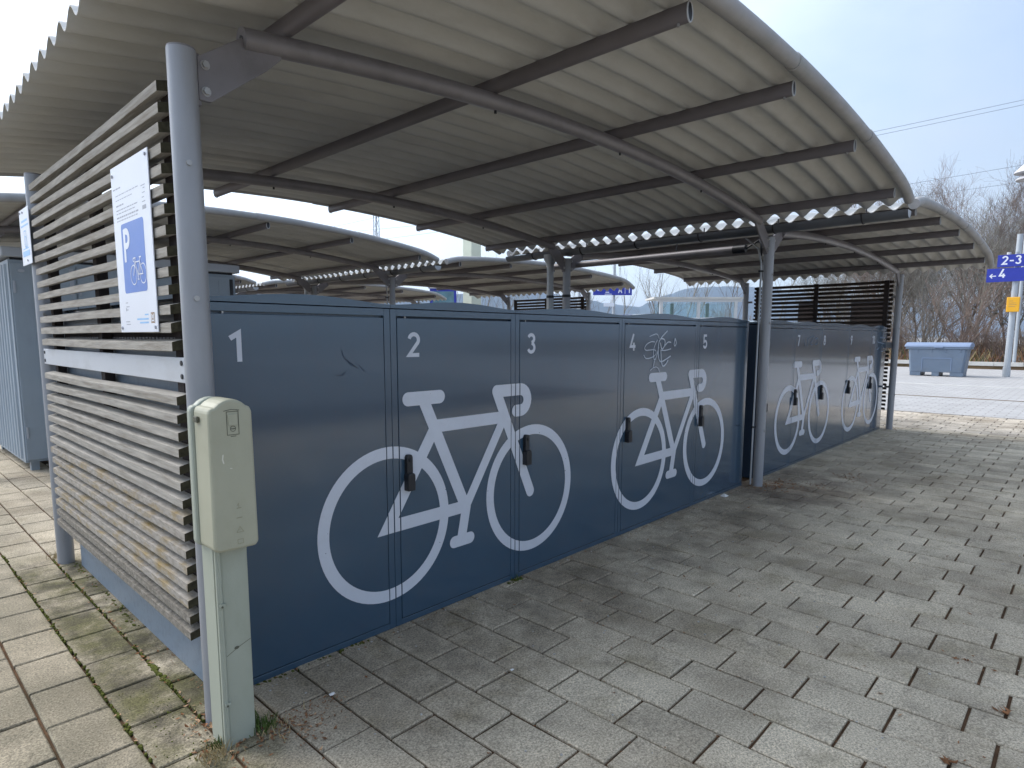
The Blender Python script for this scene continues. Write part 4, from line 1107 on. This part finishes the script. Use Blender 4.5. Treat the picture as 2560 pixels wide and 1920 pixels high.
# ------------------------------------------------------------------ bank, trees, shrubs
bk_ = MB(); nx, ny = 26, 60
for i in range(nx + 1):
    for j in range(ny + 1):
        x = 35.2 + 30 * i / nx; y = -40 + 110 * j / ny
        h = 0.9 * min(1, max(0, (x - 35.5) / 6)) + 0.15 * math.sin(x * 1.7 + y * 0.9) * min(1, (x - 35.2) / 2) + 0.1 * math.sin(y * 2.3)
        bk_.v.append((x, y, -0.08 + max(0, h)))
for i in range(nx):
    for j in range(ny):
        a = i * (ny + 1) + j; bk_.f.append((a, a + ny + 1, a + ny + 2, a + 1))
bo_ = bk_.build('embankment', 'soil', smooth=True); bo_['kind'] = 'structure'

def twig_mesh(seed, H, spread, n0, levels, r0, mat, multi=1, up=0.35, density=1.0, first=0.25):
    """bare winter tree: trunk and twig tubes; returns (trunk mesh, crown mesh)"""
    rg = np.random.default_rng(seed)
    TV, TF, CV, CF = [], [], [], []
    def add(path, rad, V, F, n):
        base = len(V); k = len(path)
        for i in range(k):
            d = path[min(i + 1, k - 1)] - path[max(i - 1, 0)]
            d = d / (np.linalg.norm(d) + 1e-9)
            a = np.cross(d, (0.3, 0.9, 0.1)); a /= np.linalg.norm(a) + 1e-9; b = np.cross(d, a)
            for q in range(n):
                t = 2 * PI * q / n
                V.append(tuple(path[i] + (a * math.cos(t) + b * math.sin(t)) * rad[i]))
        for i in range(k - 1):
            for q in range(n):
                F.append((base + i * n + q, base + i * n + (q + 1) % n, base + (i + 1) * n + (q + 1) % n, base + (i + 1) * n + q))
    def grow(p, d, L, r, lev):
        k = 6 if lev == 0 else (4 if lev == 1 else 3)
        path = [p]; dd = d.copy()
        for i in range(k):
            dd = dd + rg.normal(0, 0.10 + 0.05 * lev, 3); dd[2] += up * 0.18 * (1 if lev else 0.3)
            dd /= np.linalg.norm(dd); path.append(path[-1] + dd * L / k)
        tip = 0.25 if lev == 0 else 0.35
        rad = [max(0.0045, r * (1 - (1 - tip) * i / k)) for i in range(k + 1)]
        if lev == 0: add(path, rad, TV, TF, 7)
        else: add(path, rad, CV, CF, 4 if lev == 1 else 3)
        if lev >= levels: return
        nc = int(max(2, round((n0 if lev == 0 else n0 * 0.62) * density * rg.uniform(0.8, 1.2))))
        for c in range(nc):
            s = rg.uniform(first if lev == 0 else 0.2, 1.0)
            f = s * k; i = min(int(f), k - 1); q = path[i] + (path[i + 1] - path[i]) * (f - i)
            dr = path[i + 1] - path[i]; dr /= np.linalg.norm(dr)
            side = rg.normal(0, 1, 3); side -= dr * side.dot(dr); side /= np.linalg.norm(side)
            ang = rg.uniform(0.45, 1.0) * spread
            nd = dr * math.cos(ang) + side * math.sin(ang); nd[2] += up * 0.35; nd /= np.linalg.norm(nd)
            grow(q, nd, L * rg.uniform(0.38, 0.62) * (1.0 if lev else (1.15 - 0.6 * s)), max(0.005, r * (1 - 0.7 * s) * rg.uniform(0.4, 0.6)), lev + 1)
    for k in range(multi):
        d = np.array([0, 0, 1.0]) + (rg.normal(0, 0.30, 3) if multi > 1 else rg.normal(0, 0.05, 3)); d[2] = abs(d[2]) + 0.3; d /= np.linalg.norm(d)
        grow(np.array([rg.normal(0, .18) * (multi > 1), rg.normal(0, .18) * (multi > 1), -0.1]), d, H * 0.8 * rg.uniform(0.85, 1.1), r0 * rg.uniform(0.7, 1.1) , 0)
    tm = D.meshes.new('trunk'); tm.from_pydata(TV, [], TF); tm.materials.append(M[mat])
    cm_ = D.meshes.new('crown'); cm_.from_pydata(CV, [], CF); cm_.materials.append(M[mat])
    return tm, cm_

TREE = [twig_mesh(11, 11.5, 0.9, 13, 3, 0.13, 'bark', 1, 0.45, 1.35, 0.12), twig_mesh(12, 10.5, 1.0, 13, 3, 0.11, 'bark_grey', 2, 0.4, 1.05, 0.12),
        twig_mesh(13, 12.0, 0.8, 13, 3, 0.12, 'bark_red', 1, 0.5, 1.4, 0.15), twig_mesh(14, 9.0, 1.0, 12, 3, 0.09, 'bark_grey', 3, 0.4, 0.8, 0.1)]
THIN = [twig_mesh(21, 10.0, 0.7, 9, 2, 0.075, 'bark_grey', 1, 0.6, 1.0, 0.2), twig_mesh(22, 9.0, 0.8, 9, 2, 0.06, 'bark', 2, 0.6, 1.0, 0.2)]
SHRUB = [twig_mesh(31, 4.6, 0.8, 8, 2, 0.035, 'bark_red', 11, 0.25, 1.0, 0.1), twig_mesh(32, 3.8, 0.9, 8, 2, 0.030, 'bark', 12, 0.2, 1.0, 0.1), twig_mesh(33, 2.2, 1.0, 8, 2, 0.020, 'bark_red', 14, 0.1, 1.0, 0.05)]
def plant(name, meshes, x, y, sc, label, cat, group, z=0.0):
    t = thing(name, label, cat, (x, y, z), group)
    t.rotation_euler = (0, 0, random.uniform(0, 6.28)); t.scale = (sc, sc, sc * random.uniform(0.92, 1.08))
    for nm, me in (('trunk', meshes[0]), ('crown', meshes[1])):
        o = D.objects.new(nm if 'shrub' not in name or nm == 'trunk' else 'crown', me); COL.objects.link(o); o.parent = t
    return t
rt = random.Random(44)
def side_of(y):
    return 'far right' if y < 3 else ('right' if y < 9 else ('middle' if y < 22 else 'left'))
tl_ = []
y = -20.0
while y < 12:
    tl_.append((rt.uniform(43, 47), y + rt.uniform(-.5, .5), rt.uniform(0.66, 0.86))); y += 1.1
y = -18.0
while y < 11:
    tl_.append((rt.uniform(49, 56), y + rt.uniform(-.8, .8), rt.uniform(0.78, 0.98))); y += 1.4
TK = ['dark brown single-trunked bare tree', 'pale grey twin-trunked bare tree', 'reddish single-trunked bare tree', 'pale grey three-stemmed bare tree']
for i, (x, y, s_) in enumerate(tl_):
    plant('bare_tree', TREE[i % 4], x, y, s_, TK[i % 4] + (' in the front row of the dense thicket beyond the kerb' if x < 48 else ' in the rear row of the dense thicket beyond the kerb'), 'tree', 'bare trees of the thicket on the right', 0.7)
tn = []
y = 12.5
while y < 48:
    tn.append((rt.uniform(42, 52), y, rt.uniform(0.7, 0.95))); y += rt.uniform(1.2, 2.6)
for i, (x, y, s_) in enumerate(tn):
    plant('thin_tree', THIN[i % 2], x, y, s_, ('slender grey single-stemmed' if i % 2 == 0 else 'slender brown twin-stemmed') + ' tree in the sparse row seen between roof and lockers', 'tree', 'thin bare trees of the sparse row', 0.5)
sh = []
y = -18.0
while y < 18:
    sh.append((rt.uniform(36.6, 40.5), y, rt.uniform(0.8, 1.1), rt.choice((1, 2)))); y += rt.uniform(0.8, 1.4)
for x, y, s_, k in sh:
    plant('shrub', SHRUB[k], x, y, s_, ('tall brown leafless shrub' if k == 1 else 'low reddish leafless shrub') + ' at the foot of the thicket beyond the kerb', 'shrub', 'leafless shrubs along the kerb', 0.25)
plant('fan_shrub', SHRUB[0], 36.6, 2.6, 1.08, 'large fan-shaped leafless shrub right behind the grit bin', 'shrub', 'leafless shrubs along the kerb', 0.1)
# dry undergrowth as one mass
ug = MB(); ru = random.Random(8)
for _ in range(9000):
    x = 35.4 + abs(ru.gauss(0, 3.0)); y = ru.uniform(-22, 30); h = ru.uniform(0.15, 0.75); z = 0.5 * min(1, max(0, (x - 35.5) / 6))
    a = ru.uniform(0, 6.28); dx, dy = math.cos(a) * h * 0.5, math.sin(a) * h * 0.5; wd = ru.uniform(0.008, 0.03)
    ug.add([(x, y - wd, z), (x, y + wd, z), (x + dx, y + dy + wd * .3, z + h), (x + dx, y + dy - wd * .3, z + h)], [(0, 1, 2, 3)])
me = D.meshes.new('undergrowth'); me.from_pydata(ug.v, [], ug.f)
for k in ('leaf_litter', 'straw', 'bark_red', 'grass'): me.materials.append(M[k])
me.polygons.foreach_set('material_index', [ru.choice((0, 0, 1, 2, 2, 3)) if True else 0 for _ in range(len(me.polygons))])
o = D.objects.new('undergrowth', me); COL.objects.link(o); o['kind'] = 'stuff'

# ------------------------------------------------------------------ hills
R_ = [(1000, 3050, 190), (1500, 2740, 215), (1911, 2406, 194), (2219, 2085, 221), (2312, 1988, 228), (2417, 1873, 195), (2522, 1757, 168), (2643, 1626, 147), (2723, 1550, 195), (2804, 1472, 235), (2897, 1376, 246), (3004, 1263, 244), (3140, 1116, 229), (3444, 791, 197), (3918, 283, 153), (4100, -600, 170), (4000, -1600, 150)]
hb = MB(); rows_ = 7
fine = []
for a, b in zip(R_[:-1], R_[1:]):
    for s_ in range(6): fine.append(tuple(a[k] + (b[k] - a[k]) * s_ / 6 for k in range(3)))
fine.append(R_[-1]); rh = random.Random(2)
for x, y, h in fine:
    n = math.hypot(x, y); ux, uy = x / n, y / n
    for k in range(rows_):
        t = k / (rows_ - 1); prof = math.sin(t * PI / 2) ** 1.1
        dd = -900 * (1 - t)
        hb.v.append((x + ux * dd + rh.uniform(-30, 30) * (1 - t), y + uy * dd + rh.uniform(-30, 30) * (1 - t), -5 + (h + rh.uniform(-3, 3)) * prof))
    hb.v.append((x + ux * 900, y + uy * 900, -5))
q = rows_ + 1
for i in range(len(fine) - 1):
    for k in range(rows_):
        a = i * q + k; hb.f.append((a, a + q, a + q + 1, a + 1))
ho = hb.build('hills', 'hill', smooth=True); ho['kind'] = 'structure'

# ------------------------------------------------------------------ leaves, moss, grass, litter
def leaf(mb, x, y, z, s, rg):
    a = rg.uniform(0, 6.28); c, n = math.cos(a), math.sin(a); l, wd = s, s * rg.uniform(0.3, 0.55)
    k1, k2 = rg.uniform(0.05, 0.5) * s, rg.uniform(0.0, 0.4) * s
    P = [(-l / 2, 0, k1), (-l * .1, wd / 2, 0.002), (l / 2, 0, k2), (-l * .1, -wd / 2, rg.uniform(0, .3) * s), (0, 0, 0.001)]
    mb.add([(x + p[0] * c - p[1] * n, y + p[0] * n + p[1] * c, z + p[2]) for p in P], [(0, 1, 4), (1, 2, 4), (2, 3, 4), (3, 0, 4)])
rl_ = random.Random(21)
lm, lp = MB(), MB()
def cluster(cx, cy, sx, sy, n, s0, s1, target=None):
    for _ in range(n):
        leaf(target or (lm if rl_.random() < .7 else lp), cx + rl_.gauss(0, sx), cy + rl_.gauss(0, sy), 0.002, rl_.uniform(s0, s1), rl_)
cluster(-0.36, -0.10, 0.035, 0.05, 34, 0.012, 0.03)
cluster(-0.41, -0.33, 0.05, 0.06, 34, 0.010, 0.028)
cluster(-0.22, -0.33, 0.06, 0.035, 60, 0.008, 0.024)
cluster(-0.12, -0.42, 0.05, 0.04, 60, 0.008, 0.022)
cluster(-0.15, -0.33, 0.05, 0.03, 80, 0.005, 0.016, lm)
cluster(-0.02, -0.30, 0.06, 0.02, 60, 0.005, 0.014, lm)
cluster(0.0, -0.36, 0.05, 0.05, 22, 0.008, 0.02)
for k in range(70):   # along the first joint left of the screen
    leaf(lm if rl_.random() < .5 else lp, -0.361 + rl_.gauss(0, .012), rl_.uniform(0, 2.2), 0.002, rl_.uniform(0.008, 0.026), rl_)
for k in range(60):
    leaf(lm if rl_.random() < .5 else lp, -0.561 + rl_.gauss(0, .012), rl_.uniform(-0.4, 2.2), 0.002, rl_.uniform(0.008, 0.024), rl_)
for k in range(60):
    leaf(lm, -0.285 + rl_.gauss(0, .012), rl_.uniform(0, 2.0), 0.002, rl_.uniform(0.006, 0.018), rl_)
cluster(4.72, -0.22, 0.16, 0.10, 260, 0.010, 0.03, lm)
cluster(5.6, -0.62, 0.10, 0.07, 90, 0.010, 0.03, lm)
cluster(4.95, -0.55, 0.06, 0.05, 30, 0.010, 0.03, lm)
cluster(9.62, -0.12, 0.10, 0.06, 60, 0.010, 0.03, lm)
for k in range(90):   # scattered over the pavement
    leaf(lm if rl_.random() < .6 else lp, rl_.uniform(-0.9, 5.5), rl_.uniform(-2.4, -0.1), 0.002, rl_.uniform(0.008, 0.03), rl_)
for k in range(160):
    leaf(lm, rl_.uniform(-0.2, 4.5), -abs(rl_.gauss(0, .03)) - 0.01, 0.002, rl_.uniform(0.006, 0.018), rl_)
for k in range(900):   # brown bits lodged in the joints
    if k % 2:
        xx = X0 + PX * rl_.randint(-2, 30) + rl_.gauss(0, .003); yy = rl_.uniform(-2.6, -0.05)
    else:
        q = rl_.randint(-2, 30); xx = X0 + PX * (q + rl_.random()); yy = Y0 + (0 if q % 2 == 0 else -0.1035) + PY * rl_.randint(-7, 1) + rl_.gauss(0, .003)
    if yy < -0.02: leaf(lm, xx, yy, -0.003, rl_.uniform(0.005, 0.014), rl_)
cluster(1.703, -2.18, 0.02, 0.02, 5, 0.03, 0.05, lm); cluster(1.238, -2.088, 0.02, 0.02, 5, 0.03, 0.045, lm)
cluster(2.05, -2.0, 0.02, 0.04, 9, 0.015, 0.03, lm)
for mb, nm, mt in ((lm, 'fallen_leaves', 'leaf_litter'), (lp, 'pale_leaves', 'leaf_pale')):
    o = mb.build(nm, mt); o['kind'] = 'stuff'
# moss cushions in the joints, grass at the pillar
mo = MB()
def blob(x, y, r):
    n = 7
    vs = [(x + r * math.cos(6.283 * i / n) * rl_.uniform(.7, 1.3), y + r * 1.4 * math.sin(6.283 * i / n) * rl_.uniform(.7, 1.3), -0.008) for i in range(n)]
    vs += [(x + .6 * (v[0] - x), y + .6 * (v[1] - y), r * .35) for v in vs[:n]] + [(x, y, r * .5)]
    fs = [(i, (i + 1) % n, n + (i + 1) % n, n + i) for i in range(n)] + [(n + i, n + (i + 1) % n, 2 * n) for i in range(n)]
    mo.add(vs, fs)
for k in range(150): blob(-0.3585 + rl_.gauss(0, .003), rl_.uniform(-.1, 2.3), rl_.uniform(.003, .008))
for k in range(170): blob(-0.561 + rl_.gauss(0, .003), rl_.uniform(-.7, 2.6), rl_.uniform(.003, .009))
for k in range(30): blob(-0.3585 + rl_.gauss(0, .006), rl_.uniform(0.25, 0.5), rl_.uniform(.008, .014))
for k in range(90): blob(-0.46 + rl_.gauss(0, .05), rl_.uniform(-.35, 0.35), rl_.uniform(.0015, .004))
for k in range(60): blob(-0.28 + rl_.gauss(0, .01), rl_.uniform(0.9, 2.1), rl_.uniform(.004, .010))
for k in range(50): blob(rl_.uniform(-0.2, 0.4), -0.012 + rl_.gauss(0, .006), rl_.uniform(.004, .010))
for k in range(16): blob(1.39 + rl_.gauss(0, .03), -0.02 + rl_.gauss(0, .008), rl_.uniform(.005, .012))
o = mo.build('moss', 'moss', smooth=True); o['kind'] = 'stuff'
def tuft(mb, x, y, n, h, sp):
    for _ in range(n):
        a = rl_.uniform(0, 6.28); hh = h * rl_.uniform(.4, 1.1); bx, by = x + rl_.gauss(0, sp), y + rl_.gauss(0, sp)
        dx, dy = math.cos(a) * hh * .6, math.sin(a) * hh * .6; wd = 0.0016
        mb.add([(bx - wd, by, 0), (bx + wd, by, 0), (bx + dx * .5 + wd * .8, by + dy * .5, hh * .75), (bx + dx * .5 - wd * .8, by + dy * .5, hh * .75), (bx + dx, by + dy, hh * .9)], [(0, 1, 2, 3), (3, 2, 4)])
gm, sm = MB(), MB()
tuft(gm, -0.225, -0.30, 60, 0.05, 0.022); tuft(gm, -0.385, -0.28, 30, 0.045, 0.012); tuft(sm, -0.41, -0.33, 70, 0.05, 0.03); tuft(gm, 1.39, -0.025, 26, 0.03, 0.02)
tuft(sm, -0.33, 2.30, 40, 0.04, 0.03); tuft(gm, -0.25, -0.24, 40, 0.04, 0.02); tuft(sm, -0.2, -0.33, 40, 0.03, 0.04)
o = gm.build('grass_tufts', 'grass'); o['kind'] = 'stuff'
o = sm.build('dry_grass', 'straw'); o['kind'] = 'stuff'
# bits of grit and paper
gt_ = MB()
for _ in range(150):
    x, y, r = rl_.uniform(-0.9, 5.5), rl_.uniform(-2.3, 0.0), rl_.uniform(.0015, .004)
    gt_.box(x - r, x + r, y - r, y + r, 0.0, r)
for _ in range(45):
    x, r = rl_.uniform(-0.2, 4.5), rl_.uniform(.0015, .004)
    y = -abs(rl_.gauss(0, .04)) - .01; gt_.box(x - r, x + r, y - r, y + r, 0.0, r)
o = gt_.build('grit', 'grit'); o['kind'] = 'stuff'
def scrap(name, x, y, s, label, cat, mat='white_litter'):
    mb = MB()
    vs = [(x - s, y - s * .7, .002), (x + s * .9, y - s * .8, .004), (x + s, y + s * .6, .012 * s / .03), (x - s * .8, y + s * .8, .003), (x, y, .02 * s / .03)]
    mb.add(vs, [(0, 1, 4), (1, 2, 4), (2, 3, 4), (3, 0, 4)])
    return tag(mb.build(name, mat), label, cat)
scrap('paper_scrap', 4.02, -0.06, 0.035, 'crumpled white wrapper on the pavement below locker 5', 'litter')
scrap('paper_scrap', 0.049, -0.283, 0.012, 'tiny white paper scrap in the joint near the meter pillar', 'litter')
scrap('paper_scrap', 0.66, -0.665, 0.008, 'tiny white chip on the pavers in front of locker 2', 'litter')

# ------------------------------------------------------------------ air
HAZE = 2.2e-4
hz = MB().box(-2990, 5190, -3990, 5190, -1.06, 280)
hzm = D.materials.new('haze'); hzm.use_nodes = True; t = hzm.node_tree; t.nodes.clear()
o_ = t.nodes.new('ShaderNodeOutputMaterial'); v_ = t.nodes.new('ShaderNodeVolumePrincipled')
v_.inputs['Color'].default_value = (0.62, 0.76, 1.0, 1); v_.inputs['Density'].default_value = HAZE; v_.inputs['Anisotropy'].default_value = 0.0
t.links.new(v_.outputs[0], o_.inputs['Volume'])
M['haze'] = hzm
ho_ = hz.build('haze', 'haze'); ho_['kind'] = 'stuff'
